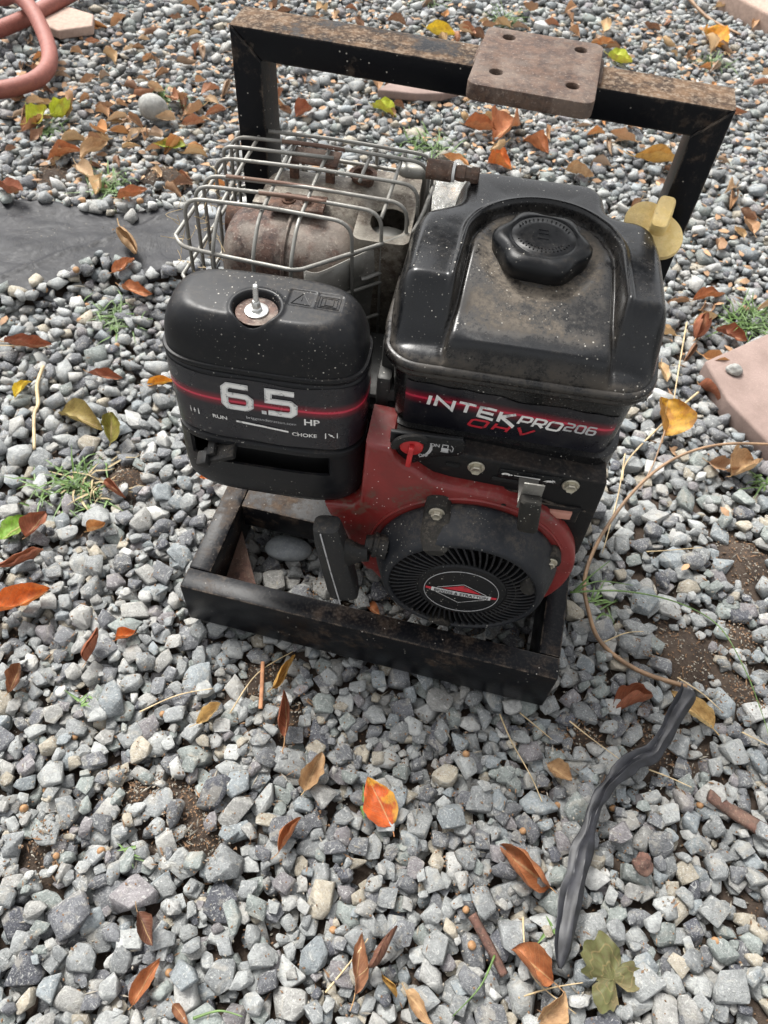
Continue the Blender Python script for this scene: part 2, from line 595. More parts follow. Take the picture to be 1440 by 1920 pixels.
def smooth_path(pts, n=8):
    pts = [Vector(p) for p in pts]
    out = []
    for i in range(len(pts) - 1):
        p0, p1, p2, p3 = pts[max(i - 1, 0)], pts[i], pts[i + 1], pts[min(i + 2, len(pts) - 1)]
        for j in range(n):
            s_ = j / n
            out.append(.5 * ((2 * p1) + (p2 - p0) * s_ + (2 * p0 - 5 * p1 + 4 * p2 - p3) * s_ ** 2 + (-p0 + 3 * p1 - 3 * p2 + p3) * s_ ** 3))
    out.append(pts[-1])
    return out


def sstep(a, b, x):
    t_ = np.clip((x - a) / (b - a), 0, 1)
    return t_ * t_ * (3 - 2 * t_)

# ================================================================== THE MACHINE
L_, H1, W1, WL = 0.50, 0.088, 0.031, 0.031
D_, WD, HT, H2, WR = 0.345, 0.046, 0.6265, 0.031, 0.0315
eng = bpy.data.objects.new('petrol_engine', None)
COL.objects.link(eng)
eng.location = (0.25, 0.2, 0)
eng.empty_display_size = .1
tag(eng, 'dirty black and red petrol engine bolted in a rusty black steel carrying frame', 'engine')

m = MB(); m.box(0, L_, 0, W1, 0, H1, .003)
beam = m.build('front_beam', M['paint'], eng)
m = MB(); m.box(0.0, WL, W1 + .0006, D_ + WD, 0, H1 - .0006, .003)
m.build('side_rail', M['paint'], eng)
m = MB(); m.box(L_ - .028, L_, W1 + .0006, D_ + WD, 0, H1 - .0006, .003)
m.build('side_rail', M['paint'], eng)
m = MB(); m.box(WL + .0005, L_ - .0285, .146, .335, .040, H1 - .001, .003)
m.build('engine_plate', M['paint_plate'], eng)
m = MB(); m.box(WL + .0005, L_ - .0285, D_ + .002, D_ + WD - .002, 0.0, H1 - .002, .003)
m.build('rear_beam', M['paint'], eng)
for sx in (0, 1):
    m = MB()
    x0 = 0.0006 if sx == 0 else L_ + .0006 - WR
    # mitred head: the post meets the top beam along a 45 degree seam
    if sx == 0:
        poly = [(x0, H1), (x0 + WR, H1), (x0 + WR, HT - H2), (x0, HT - .001)]
    else:
        poly = [(x0, H1), (x0 + WR, H1), (x0 + WR, HT - .001), (x0, HT - H2)]
    m.prism(poly, D_, D_ + WD, .0022)
    m.build('post', M['paint'], eng)
m = MB()
xa, xb = 0.0014, L_ + .0004
m.prism([(xa, HT), (xa + WR, HT - H2 + .0006), (xb - WR, HT - H2 + .0006), (xb, HT)], D_ - .0003, D_ + WD + .0003, .0022)
tb = m.build('top_beam', M['paint_top'], eng)
# weld beads at the mitres
m = MB()
for a, b in (((xa + .0008, D_ - .0004, HT - .001), (xa + WR, D_ - .0004, HT - H2)), ((xb - .0008, D_ - .0004, HT - .001), (xb - WR, D_ - .0004, HT - H2))):
    pts = [Vector(a).lerp(Vector(b), i / 14) + Vector((random.uniform(-.0004, .0004), 0, random.uniform(-.0004, .0004))) for i in range(15)]
    m = MB()
    m.tube(pts, .0011, 6, rf=lambda s: .75 + .5 * abs(math.sin(s * 34)))
    m.build('weld_bead', M['paint'], tb)

# rusty mounting plate with four holes
def rrect(x0, x1, y0, y1, r, n=6):
    out = []
    for cx, cy, a0 in ((x1 - r, y1 - r, 0), (x0 + r, y1 - r, 90), (x0 + r, y0 + r, 180), (x1 - r, y0 + r, 270)):
        for i in range(n + 1):
            a = math.radians(a0 + 90 * i / n)
            out.append((cx + r * math.cos(a), cy + r * math.sin(a)))
    return out


PX0, PX1, PY0, PY1, PZ0, PZ1 = .2535, .3685, .272, .398, HT + .0015, HT + .0165
bm = bmesh.new()
outer = [bm.verts.new((x, y, PZ1)) for x, y in rrect(PX0, PX1, PY0, PY1, .010)]
oe = [bm.edges.new((outer[i], outer[(i + 1) % len(outer)])) for i in range(len(outer))]
holes = []
for hx, hy in ((.277, .3795), (.3475, .378), (.276, .303), (.3465, .3010)):
    hv = [bm.verts.new((hx + .0062 * math.cos(a), hy + .0062 * math.sin(a), PZ1)) for a in np.linspace(0, 2 * math.pi, 17)[:-1]]
    holes.append((hx, hy))
    oe += [bm.edges.new((hv[i], hv[(i + 1) % 16])) for i in range(16)]
r = bmesh.ops.triangle_fill(bm, edges=oe, use_beauty=True)
fs = [g for g in r['geom'] if isinstance(g, bmesh.types.BMFace)]
for f in list(bm.faces):
    c = f.calc_center_median()
    if any((c.x - hx) ** 2 + (c.y - hy) ** 2 < .0052 ** 2 for hx, hy in holes):
        bm.faces.remove(f)
r = bmesh.ops.extrude_face_region(bm, geom=bm.faces[:])
bmesh.ops.translate(bm, vec=(0, 0, PZ0 - PZ1), verts=[g for g in r['geom'] if isinstance(g, bmesh.types.BMVert)])
bmesh.ops.recalc_face_normals(bm, faces=bm.faces[:])
es = [e for e in bm.edges if e.is_manifold and len(e.link_faces) == 2 and e.calc_face_angle(0) > 1.0]
bmesh.ops.bevel(bm, geom=es, offset=.0016, segments=2, affect='EDGES', profile=.5)
m = MB(); m.bm(bm)
plate = m.build('mounting_plate', M['rust_plate'], eng)
m = MB()
for hx, hy in holes: m.lathe((hx, hy, PZ0 - .0005), (0, 0, 1), [(0, .0061), (.003, .0061)], 16)
m.build('bolt_hole', M['dark'], plate)
m = MB()
for y_ in (D_ - .001, D_ + WD + .001):
    pts = [(PX0 - .001 + (PX1 - PX0 + .002) * i / 30, y_ + random.uniform(-.0006, .0006), PZ0 - .001) for i in range(31)]
    m.tube(pts, .003, 6, rf=lambda s: .7 + .5 * abs(math.sin(s * 60)))
for x_ in (PX0 - .0005, PX1 + .0005):
    pts = [(x_ + random.uniform(-.0006, .0006), D_ + WD * i / 14, PZ0 + .001) for i in range(15)]
    m.tube(pts, .0035, 6, rf=lambda s: .7 + .6 * abs(math.sin(s * 30)))
m.build('weld_bead', M['rust_plate'], plate)

# ------------------------------------------------------------------ crankcase and cylinder between the covers
m = MB()
m.box(-.085, .105, .085, .26, H1, .30, .012)
m.box(-.125, -.02, .10, .25, .20, .38, .01)
m.box(-.10, .11, .08, .27, .30, .36, .006)
crank = m.build('crankcase', M['alu'], eng, eng=True)
m = MB()
for i in range(9):
    z = .215 + i * .018
    m.box(-.165, -.10, .105, .26, z, z + .006, .001)
m.build('cooling_fins', M['alu'], crank, eng=True)
m = MB()
m.box(-.130, -.114, .100, .135, .30, .395, .004)
m.box(-.128, -.05, .118, .17, .38, .43, .004)
m.build('intake_body', M['alu'], eng, eng=True)
m = MB()
for (a, b) in ((-.09, .10), (.06, .10), (-.09, .25), (.06, .25)):
    m.box(a, a + .04, b, b + .03, H1 - .0005, H1 + .022, .003)
m.build('mounting_foot', M['alu'], crank, eng=True)

# ------------------------------------------------------------------ plan outlines from signed distances
def sd_box(x, y, cx, cy, hx, hy, r):
    qx, qy = np.abs(x - cx) - hx + r, np.abs(y - cy) - hy + r
    return np.hypot(np.maximum(qx, 0), np.maximum(qy, 0)) + np.minimum(np.maximum(qx, qy), 0) - r


def smin(a, b, k_):
    h = np.clip(.5 + .5 * (b - a) / k_, 0, 1)
    return b * (1 - h) + a * h - k_ * h * (1 - h)


def polar(sdf, c, n):
    """outline radius for n directions round c (star-shaped outline)"""
    th = np.arange(n) * 2 * math.pi / n
    lo, hi = np.zeros(n), np.full(n, .4)
    for _ in range(30):
        mid_ = (lo + hi) / 2
        ins = sdf(c[0] + mid_ * np.cos(th), c[1] + mid_ * np.sin(th)) < 0
        lo = np.where(ins, mid_, lo)
        hi = np.where(ins, hi, mid_)
    return th, lo


def relief(sdf, c, zf, n=360, rings=120, p=2.2):
    th, R = polar(sdf, c, n)
    s_ = 1 - (1 - np.linspace(1, 0, rings)) ** p   # dense at the rim
    s_ = 1 - np.linspace(0, 1, rings) ** p
    s_[-1] = 0.004
    X = c[0] + s_[:, None] * (R * np.cos(th))[None]
    Y = c[1] + s_[:, None] * (R * np.sin(th))[None]
    d = -sdf(X, Y)
    Z = zf(X, Y, np.maximum(d, 0))
    vs = np.stack([X, Y, Z], -1).reshape(-1, 3)
    fs = []
    for i in range(rings - 1):
        for j in range(n):
            j2 = (j + 1) % n
            fs.append((i * n + j, i * n + j2, (i + 1) * n + j2, (i + 1) * n + j))
    fs.append(tuple((rings - 1) * n + j for j in range(n)))
    return vs, fs, (X, Y, Z, d), (th, R)


def outline(sdf, c, n=160, off=0.0):
    th, R = polar(lambda a, b: sdf(a, b) - off, c, n)
    return [(c[0] + r_ * math.cos(t_), c[1] + r_ * math.sin(t_)) for t_, r_ in zip(th, R)]


# ------------------------------------------------------------------ fuel tank
def tank_sdf(x, y):
    a = sd_box(x, y, .010, .165, .130, .102, .034)
    # the wings' rear edges lean back towards the right
    a = np.maximum(a, (y - (.230 + (x + .1) * .25)) * .97)
    a = np.maximum(a, (-.1200 + .075 * (y - .062) - x) * .997)
    a = smin(a, sd_box(x, y, .010, .165, .127, .085, .05), .02)
    b = sd_box(x, y, .005, .215, .084, .110, .034)
    return smin(a, b, .030)


AC = (.013, .17)


def arch_sd(x, y):
    cx = .0155 + (y - .1) * .02
    hw = .080 - np.clip((y - .06) / .16, 0, 1) * .009
    body = np.abs(x - cx) - hw
    cap_ = np.hypot((x - cx), (y - .192)) - hw
    return np.where(y < .192, body, cap_)


def tank_z(X, Y, d):
    tt = Y - .062
    R1 = .021 - .009 * sstep(.07, .04, np.abs(X - .0145)) * sstep(.10, .075, Y)
    rim = (1 - (1 - np.clip(d / R1, 0, 1)) ** 2.6) ** .5
    lobe = .010 + .056 * sstep(.016, .058, tt) - .004 * sstep(.10, .2, tt)
    cen = .028 + .030 * sstep(-.01, .13, tt) - .012 * sstep(.012, .0, tt) - .004 * sstep(.11, .16, tt)
    ad = arch_sd(X, Y)
    incen = sstep(.003, -.003, ad)
    h = lobe * (1 - incen) + cen * incen
    # roundness of the side lobes
    h = h - .0035 * sstep(.0, .03, ad) * (1 - np.exp(-((d - .03) / .03) ** 2))
    z = .4575 + h * rim
    z = z - .0070 * np.exp(-((ad + .0005) / .0026) ** 2) * np.clip(rim * 1.3, .35, 1)
    z = z + .0030 * np.exp(-((ad - .0062) / .0028) ** 2) * sstep(.03, .06, tt)
    # dip round the filler neck
    rc = np.hypot(X - .0145, Y - .184)
    z = z - .003 * sstep(.062, .050, rc)
    return z


vs, fs, (X, Y, Z, d), _ = relief(tank_sdf, AC, tank_z, 420, 150, 1.9)
ad = arch_sd(X, Y)
dust = (sstep(.0, -.02, ad) * sstep(.078, .100, Y) * .78 * sstep(.080, .050, np.abs(X - .012)) +
        sstep(.008, .001, d) * .40 + .5 * np.exp(-((ad + .001) / .004) ** 2) * .35 +
        sstep(.074, .052, np.hypot(X - .0145, Y - .184)) * .25)
dust *= 1 - .75 * sstep(.028, .015, np.hypot((X - .062), (Y - .115)))
dust = np.clip(dust, 0, 1)
tank = mk('fuel_tank', vs, fs, M['plastic_tank'], eng, True, True, attrs={'dust': dust.ravel()})
# rolled lip
m = MB()
prof = [(-.004, .4580), (.0015, .4588), (.0042, .4572), (.0052, .4540), (.0048, .4510), (.0022, .4494), (.0030, .4478), (.0036, .4455), (.0024, .4430), (-.004, .4424)]
m.loft([[(x, y, z) for x, y in outline(tank_sdf, AC, 200, off)] for off, z in prof], cap=False)
nlip = len(m.v)
m.build('tank_lip', M['plastic_tank'], tank, eng=True, sharp=None, attrs={'dust': np.full(nlip, .25)})


# lower half of the tank with the model sticker
def band_off(z):
    return -.006 - (.4425 - z) * .055


m = MB()
zs = [.4428, .436, .42, .40, .38, .368, .3655, .3640, .352, .342, .338]
rings = []
for z in zs:
    off = band_off(z)
    if z <= .3655: off -= .002
    if z <= .3640: off += .0090
    if z <= .339: off -= .005
    rings.append([(x, y, z - .02 * (x + .12) / .25 * sstep(.38, .34, z) * .8) for x, y in outline(tank_sdf, AC, 160, off)])
m.loft(rings, cap=True)
nb = len(m.v)
band = m.build('tank_lower_half', M['plastic_tank'], tank, eng=True, sharp=50, attrs={'dust': np.full(nb, .05)})

# front face of the lower half as a surface for prints: u across, v up
TL0, TL1, TV0, TV1 = -.096, .1205, .3595, .4285


def tank_front(u, v, off=0.0):
    """u,v metres from the sticker's lower left corner"""
    x = TL0 + u
    z = TV0 + v - .010 * u / .2165
    # y on the outline's front at this x
    lo, hi = .03, .15
    o2 = band_off(z)
    key = (round(x, 5), round(z, 5))
    if key not in _tc:
        for _ in range(22):
            md = (lo + hi) / 2
            if tank_sdf(np.array(x), np.array(md)) - o2 < 0: hi = md
            else: lo = md
        _tc[key] = hi
    wr = .0007 * math.sin(u * 70 + 1) * math.sin(v * 55) + .0005 * math.sin(u * 160 + v * 90)
    return (x, _tc[key] - .0008 - off - abs(wr) * .6, z)


_tc = {}


def grid_surface(name, fn, w, h, nu, nv, mat, parent, edge=None, thick=.0004):
    vs, uv, fs = [], [], []
    for j in range(nv + 1):
        for i in range(nu + 1):
            u, v = w * i / nu, h * j / nv
            if edge: u, v = edge(u, v, i / nu, j / nv)
            vs.append(fn(u, v)); uv.append((u, v))
    for j in range(nv):
        for i in range(nu):
            a = j * (nu + 1) + i
            fs.append((a, a + 1, a + nu + 2, a + nu + 1))
    return mk(name, vs, fs, mat, parent, True, True, uv=uv)


def tank_edge(u, v, a, b):
    # the sticker has lifted and torn along its edges
    if b > .95: v -= .004 * max(0, math.exp(-((a - .56) / .07) ** 2)) + .0006 * math.sin(a * 40)
    if b < .05: v += .006 * math.exp(-((a - .36) / .25) ** 2) * 0 - .004 * math.exp(-((a - .5) / .12) ** 2) - .003 * a + .001 * math.sin(a * 31)
    return u, v


tsticker = grid_surface('model_sticker', tank_front, TL1 - TL0, TV1 - TV0, 60, 16, M['sticker_tank'], tank, tank_edge)

# ---- lettering ---------------------------------------------------
STROKE = {
    'I': ([[(.5, 0), (.5, 1)]], .22), 'N': ([[(0, 0), (0, 1), (1, 0), (1, 1)]], 1),
    'T': ([[(0, 1), (1, 1)], [(.5, 1), (.5, 0)]], 1), 'E': ([[(1, 1), (0, 1), (0, 0), (1, 0)], [(0, .5), (.9, .5)]], .9),
    'K': ([[(0, 0), (0, 1)], [(.1, .5), (1, 1)], [(.1, .5), (1.15, 0)]], .85),
    'P': ([[(0, 0), (0, 1), (.8, 1), (1, .88), (1, .55), (.8, .42), (.05, .42)]], .85),
    'R': ([[(0, 0), (0, 1), (.8, 1), (1, .88), (1, .55), (.8, .42), (.05, .42)], [(.45, .42), (1, 0)]], .85),
    'O': ([[(.15, 0), (.85, 0), (1, .15), (1, .85), (.85, 1), (.15, 1), (0, .85), (0, .15), (.15, 0)]], 1),
    '2': ([[(0, 1), (.85, 1), (1, .85), (1, .65), (.85, .52), (.15, .48), (0, .35), (0, 0), (1, 0)]], .8),
    '0': ([[(.15, 0), (.85, 0), (1, .15), (1, .85), (.85, 1), (.15, 1), (0, .85), (0, .15), (.15, 0)]], .8),
    '6': ([[(.95, 1), (.15, 1), (0, .85), (0, .15), (.15, 0), (.85, 0), (1, .13), (1, .44), (.85, .56), (.02, .56)]], .85),
    '5': ([[(1, 1), (0, 1), (0, .56), (.85, .56), (1, .44), (1, .13), (.85, 0), (0, 0)]], .85),
    'H': ([[(0, 0), (0, 1)], [(1, 0), (1, 1)], [(0, .5), (1, .5)]], .85),
    'V': ([[(0, 1), (.5, 0), (1, 1)]], 1),
}


def ribbon(poly, w, h, t_):
    """mitred ribbon along a polyline, in metres; thick strokes across, thinner up"""
    pts = [Vector((x * w, y * h)) for x, y in poly]
    closed = (pts[0] - pts[-1]).length < 1e-6
    if closed: pts = pts[:-1]
    n = len(pts)
    L, Rr = [], []
    for i in range(n):
        a = pts[i - 1] if (i > 0 or closed) else None
        b = pts[(i + 1) % n] if (i < n - 1 or closed) else None
        d1 = (pts[i] - a).normalized() if a is not None else None
        d2 = (b - pts[i]).normalized() if b is not None else None
        if d1 is None: nn = Vector((-d2.y, d2.x)); k_ = 1
        elif d2 is None: nn = Vector((-d1.y, d1.x)); k_ = 1
        else:
            nn = Vector((-(d1 + d2).y, (d1 + d2).x))
            if nn.length < 1e-4: nn = Vector((-d1.y, d1.x))
            nn.normalize()
            k_ = min(1 / max(.3, nn.dot(Vector((-d1.y, d1.x)))), 2.2)
        L.append(pts[i] + nn * t_ / 2 * k_)
        Rr.append(pts[i] - nn * t_ / 2 * k_)
    if closed:
        L.append(L[0]); Rr.append(Rr[0])
    return L, Rr


def stroke_text(txt, h, w, t_, gap, x=0.0, y=0.0, slant=0.0, taper=None):
    """list of quads in 2D"""
    quads = []
    cx = x
    for ch in txt:
        if ch == ' ':
            cx += w * .5
            continue
        polys, ww = STROKE[ch]
        cw = w * ww
        hh = h
        for pl in polys:
            if ch == 'I': pl = [(.5, y_) for _, y_ in pl]
            Lf, Rt = ribbon(pl, cw, hh, t_)
            for i in range(len(Lf) - 1):
                steps = max(1, int((Lf[i + 1] - Lf[i]).length / .004))
                for s_ in range(steps):
                    a, b = s_ / steps, (s_ + 1) / steps
                    q = [Lf[i].lerp(Lf[i + 1], a), Lf[i].lerp(Lf[i + 1], b), Rt[i].lerp(Rt[i + 1], b), Rt[i].lerp(Rt[i + 1], a)]
                    quads.append([(cx + p.x + slant * p.y, y + p.y) for p in q])
        cx += cw + gap
    return quads, cx


def put_print(name, quads, fn, mat, parent, off):
    vs, fs = [], []
    for q in quads:
        k_ = len(vs)
        vs += [fn(p[0], p[1], off) for p in q]
        fs.append(tuple(range(k_, k_ + len(q))))
    return mk(name, vs, fs, mat, parent, False, True)


def font_polys(txt, size, x, y, sx=1.0, bold=.0, slant=0.0, rot=0.0):
    cu = bpy.data.curves.new('lettering', 'FONT')
    cu.body = txt
    cu.size = size
    cu.offset = bold
    ob = bpy.data.objects.new('lettering', cu)
    COL.objects.link(ob)
    bpy.context.view_layer.update()
    me = ob.evaluated_get(bpy.context.evaluated_depsgraph_get()).to_mesh()
    c, s_ = math.cos(rot), math.sin(rot)
    P_ = [(v.co.x * sx + slant * v.co.y, v.co.y) for v in me.vertices]
    P_ = [(x + a * c - b * s_, y + a * s_ + b * c) for a, b in P_]
    q = [[P_[i] for i in f.vertices] for f in me.polygons]
    bpy.data.objects.remove(ob)
    bpy.data.curves.remove(cu)
    return q


# INTEK swooping down and growing, PRO, 206, OHV
def swoop(q, f):
    return [[f(*p) for p in poly] for poly in q]


q, _ = stroke_text('INTEK', .0135, .0176, .0036, .0052, .0225, .0400, .12)
q = swoop(q, lambda u, v: (u, v - .0055 * ((u - .0225) / .09) - .006 * max(0, (u - .0225) / .09) ** 4 * max(0, (.05 - v) / .012)))
put_print('lettering', q, tank_front, M['white_print'], tsticker, .0006)
q, _ = stroke_text('PRO', .0122, .0124, .0029, .0042, .1188, .0350, .25)
put_print('lettering', q, tank_front, M['white_print'], tsticker, .0006)
q, _ = stroke_text('206', .0110, .0098, .0024, .0034, .1665, .0385, .12)
put_print('lettering', q, tank_front, M['grey_print'], tsticker, .0006)
q, _ = stroke_text('OHV', .0105, .0170, .0030, .0085, .0690, .0190, .35)
q = swoop(q, lambda u, v: (u, v))
put_print('lettering', q, tank_front, M['red_print'], tsticker, .0006)

# ------------------------------------------------------------------ filler cap
CC = (.0145, .184)
m = MB()
nseg = 168


def cap_r(th, base, amp):
    return base + amp * math.cos(6 * th + .5)


CZ = .506
prof = [(CZ, .037, 0), (CZ + .004, .0455, .0020), (CZ + .016, .0465, .0030), (CZ + .021, .0455, .0033), (CZ + .0245, .0420, .0028), (CZ + .0262, .0378, .0018),
        (CZ + .0268, .0330, .0008), (CZ + .0262, .0322, 0), (CZ + .0262, .0310, 0), (CZ + .0272, .0304, 0), (CZ + .0276, .0200, 0), (CZ + .0278, .0008, 0)]
m.loft([[(CC[0] + cap_r(t_, r_, a_) * math.cos(t_), CC[1] + cap_r(t_, r_, a_) * math.sin(t_), z) for t_ in np.linspace(0, 2 * math.pi, nseg + 1)[:-1]] for z, r_, a_ in prof])
cap = m.build('filler_cap', M['plastic'], tank, eng=True, sharp=None)
m = MB()
m.lathe((CC[0], CC[1], .498), (0, 0, 1), [(0, .043), (.006, .042), (.010, .038), (.012, .036)], 48)
m.build('filler_neck', M['plastic_tank'], tank, eng=True, attrs={'dust': np.full(48 * 4, .5)})
# worn raised marks on the cap
m = MB()
zt = CZ + .0279
for r0, a0, a1, n_ in ((.0265, 200, 340, 16), (.0220, 215, 325, 12), (.0265, 20, 160, 14)):
    for i in range(n_):
        a = math.radians(a0 + (a1 - a0) * (i + .5) / n_)
        cx_, cy_ = CC[0] + r0 * math.cos(a), CC[1] + r0 * math.sin(a)
        rt = Matrix.Rotation(a, 3, 'Z')
        m.box(cx_ - .0011, cx_ + .0011, cy_ - .0003, cy_ + .0003, zt - .0004, zt + .0002, 0, rt)
        if i % 3: m.box(cx_ - .0003, cx_ + .0003, cy_ - .0008, cy_ + .0008, zt - .0004, zt + .0002, 0, rt)
for a, b, c_, d_ in ((-.006, .004, -.006, .008), ):
    x0, x1, y0, y1 = CC[0] + a, CC[0] + b, CC[1] + c_, CC[1] + d_
    for q in ((x0, x1, y0, y0 + .0006), (x0, x1, y1, y1 + .0006), (x0, x0 + .0006, y0, y1), (x1, x1 + .0006, y0, y1), (x0, x1, y0 + .008, y0 + .0086)):
        m.box(*q, zt - .0004, zt + .0002, 0)
m.build('raised_marks', M['plastic'], cap, eng=True, smooth=False)

# ------------------------------------------------------------------ air cleaner
ACC = (-.2375, .078)


def ac_sdf(x, y):
    qx, qy = np.abs(x - ACC[0]) / .1005, np.abs(y - ACC[1]) / .0475
    r_ = (qx ** 4.0 + qy ** 3.0) ** (1 / 3.5)
    return (r_ - 1) * .055


def ac_z(X, Y, d):
    rr = np.clip(d / .019, 0, 1)
    z = .447 + .052 * (1 - (1 - rr) ** 2.3) ** .5
    z = z + .001 * np.exp(-(((X - ACC[0]) / .07) ** 2 + ((Y - ACC[1]) / .03) ** 2))
    rc = np.hypot(X + .2415, Y - .060 - .001)
    z = z - .0095 * sstep(.0225, .0200, rc)
    z = z + .0014 * np.exp(-((rc - .0245) / .0022) ** 2)
    # two moulded warning panels
    for cx in (-.203, -.177):
        bx = sd_box(X, Y, cx, .082, .0125, .0115, .002)
        z = z - .0012 * sstep(.0012, -.0012, bx)
    return z


vs, fs, (X, Y, Z, d), _ = relief(ac_sdf, ACC, ac_z, 300, 130, 1.5)
acl = mk('air_cleaner', vs, fs, M['plastic_grey'], eng, True, True)


def ac_ring(off, z, n=200):
    return [(x, y, z) for x, y in outline(ac_sdf, ACC, n, off)]


m = MB()
m.loft([ac_ring(o_, z_) for o_, z_ in ((-.001, .4475), (.0016, .4465), (.0022, .444), (.0016, .4415), (-.0004, .4405), (-.0006, .4385), (.0010, .4375), (.0014, .4350), (.0006, .3470), (.0000, .3440), (-.0012, .3425))], cap=False)
m.build('cleaner_band', M['plastic_grey'], acl, eng=True, sharp=55)

# base with the open slot: front faces of a ring are left out where the slot is
n = 240
rr = [(-.0030, .343), (.0020, .340), (.0024, .3345), (.0022, .3335), (.0026, .3040), (.0026, .3035), (.0030, .280), (.0022, .262), (-.001, .2535), (-.007, .2500)]
R_ = [ac_ring(o_, z_, n) for o_, z_ in rr]
vs = [p for r_ in R_ for p in r_]
k0 = len(vs)
vs += [(ACC[0] + (p[0] - ACC[0]) * .965, ACC[1] + (p[1] - ACC[1]) * .935, p[2]) for r_ in R_ for p in r_]


def in_slot(i, j):
    x = (R_[i][j][0] + R_[i][(j + 1) % n][0]) / 2
    y = R_[i][j][1]
    return 3 <= i < 4 and y < ACC[1] and -.322 < x < -.168


fs = []
for i in range(len(R_) - 1):
    for j in range(n):
        j2 = (j + 1) % n
        if in_slot(i, j): continue
        fs.append((i * n + j, i * n + j2, (i + 1) * n + j2, (i + 1) * n + j))
        if not in_slot(i, j): fs.append((k0 + i * n + j, k0 + (i + 1) * n + j, k0 + (i + 1) * n + j2, k0 + i * n + j2))
for i in (3, 4):
    for j in range(n):
        j2 = (j + 1) % n
        if in_slot(3, j): fs.append((i * n + j, i * n + j2, k0 + i * n + j2, k0 + i * n + j))
for j in range(n):
    if in_slot(3, j) != in_slot(3, (j + 1) % n):
        j2 = (j + 1) % n
        fs.append((3 * n + j2, 4 * n + j2, k0 + 4 * n + j2, k0 + 3 * n + j2))
fs.append(tuple((len(R_) - 1) * n + j for j in range(n)))
base = mk('cleaner_base', vs, fs, M['plastic_grey'], acl, True, True, sharp=45)
m = MB()
m.loft([[(ACC[0] + (p[0] - ACC[0]) * .80, ACC[1] + (p[1] - ACC[1]) * .62 + .006, z_) for p in ac_ring(0, 0, 60)] for z_ in (.262, .345)])
for z_ in (.312, .319, .326):
    m.loft([[(ACC[0] + (p[0] - ACC[0]) * s_, ACC[1] + (p[1] - ACC[1]) * (s_ - .16) + .006, z_ + e_) for p in ac_ring(0, 0, 60)] for s_, e_ in ((.81, 0), (.84, .001), (.84, .003), (.81, .004))], cap=False)
m.build('filter_core', M['dark'], acl, eng=True)
# choke lever poking out of the slot
m = MB()
rt = Matrix.Rotation(math.radians(-28), 3, 'Y') @ Matrix.Rotation(math.radians(14), 3, 'X')
m.box(-.308, -.266, .014, .034, .3195, .3265, .002, rt)
m.box(-.310, -.296, .008, .026, .3125, .3235, .003, rt)
m.box(-.300, -.290, .018, .036, .3215, .3300, .0015, rt)
m.build('choke_lever', M['plastic_dusty'], acl, eng=True)

# sticker round the front of the band
ol = [p for p in outline(ac_sdf, ACC, 720, .0012) if p[1] < ACC[1] + .020]
ol.sort(key=lambda p: math.atan2(p[1] - ACC[1], p[0] - ACC[0]) % (2 * math.pi) if True else 0)
# walk from the left end round the front to the right end
angs = [(math.atan2(p[1] - ACC[1], p[0] - ACC[0]) + math.pi) % (2 * math.pi) for p in ol]
ol = [p for _, p in sorted(zip(angs, ol)) if True]
ol = sorted(ol, key=lambda p: ((math.atan2(p[1] - ACC[1], p[0] - ACC[0]) + math.pi + .9) % (2 * math.pi)))
cum = [0]
for i in range(1, len(ol)): cum.append(cum[-1] + math.hypot(ol[i][0] - ol[i - 1][0], ol[i][1] - ol[i - 1][1]))
cum = np.array(cum); olx = np.array([p[0] for p in ol]); oly = np.array([p[1] for p in ol])
ALEN = cum[-1]
U_OF_X = lambda x: float(np.interp(x, olx[(oly < ACC[1] - .02)], cum[(oly < ACC[1] - .02)]))


def ac_front(u, v, off=0.0):
    x, y = np.interp(u, cum, olx), np.interp(u, cum, oly)
    dx, dy = x - ACC[0], (y - ACC[1]) * 2.2
    l_ = math.hypot(dx, dy)
    e_ = .0006 + off + .0003 * abs(math.sin(u * 55 + v * 40))
    return (x + dx / l_ * e_, y + dy / l_ * e_, .3475 + v)


AH = .0870
asticker = grid_surface('power_sticker', ac_front, ALEN, AH, 110, 12, M['sticker_ac'], acl,
                        lambda u, v, a, b: (u, v - (.0012 * math.sin(a * 23) if b > .9 else 0) + (.001 * math.sin(a * 31) if b < .1 else 0)))
ux = U_OF_X
q, e6 = stroke_text('6', .030, .0300, .0074, .003, ux(-.273), .0480, .05)
q2, _ = stroke_text('5', .030, .0300, .0074, .003, ux(-.229), .0480, .05)
dot = [[(ux(-.234) - .0018, .0445), (ux(-.234) + .0030, .0445), (ux(-.234) + .0030, .0495), (ux(-.234) - .0018, .0495)]]
put_print('lettering', q + q2 + dot, ac_front, M['silver_print'], asticker, .0008)
q, _ = stroke_text('6', .030, .0300, .0042, .003, ux(-.273), .0480, .05)
q2, _ = stroke_text('5', .030, .0300, .0042, .003, ux(-.229), .0480, .05)
put_print('lettering', q + q2, ac_front, M['white_print'], asticker, .0011)
q = font_polys('HP', .0125, ux(-.194), .0365, 1.05, .00025)
q += font_polys('RUN', .0074, ux(-.291) + .002, .0268, 1.05, .00012)
q += font_polys('CHOKE', .0072, ux(-.2065), .0185, 1.05, .00012)
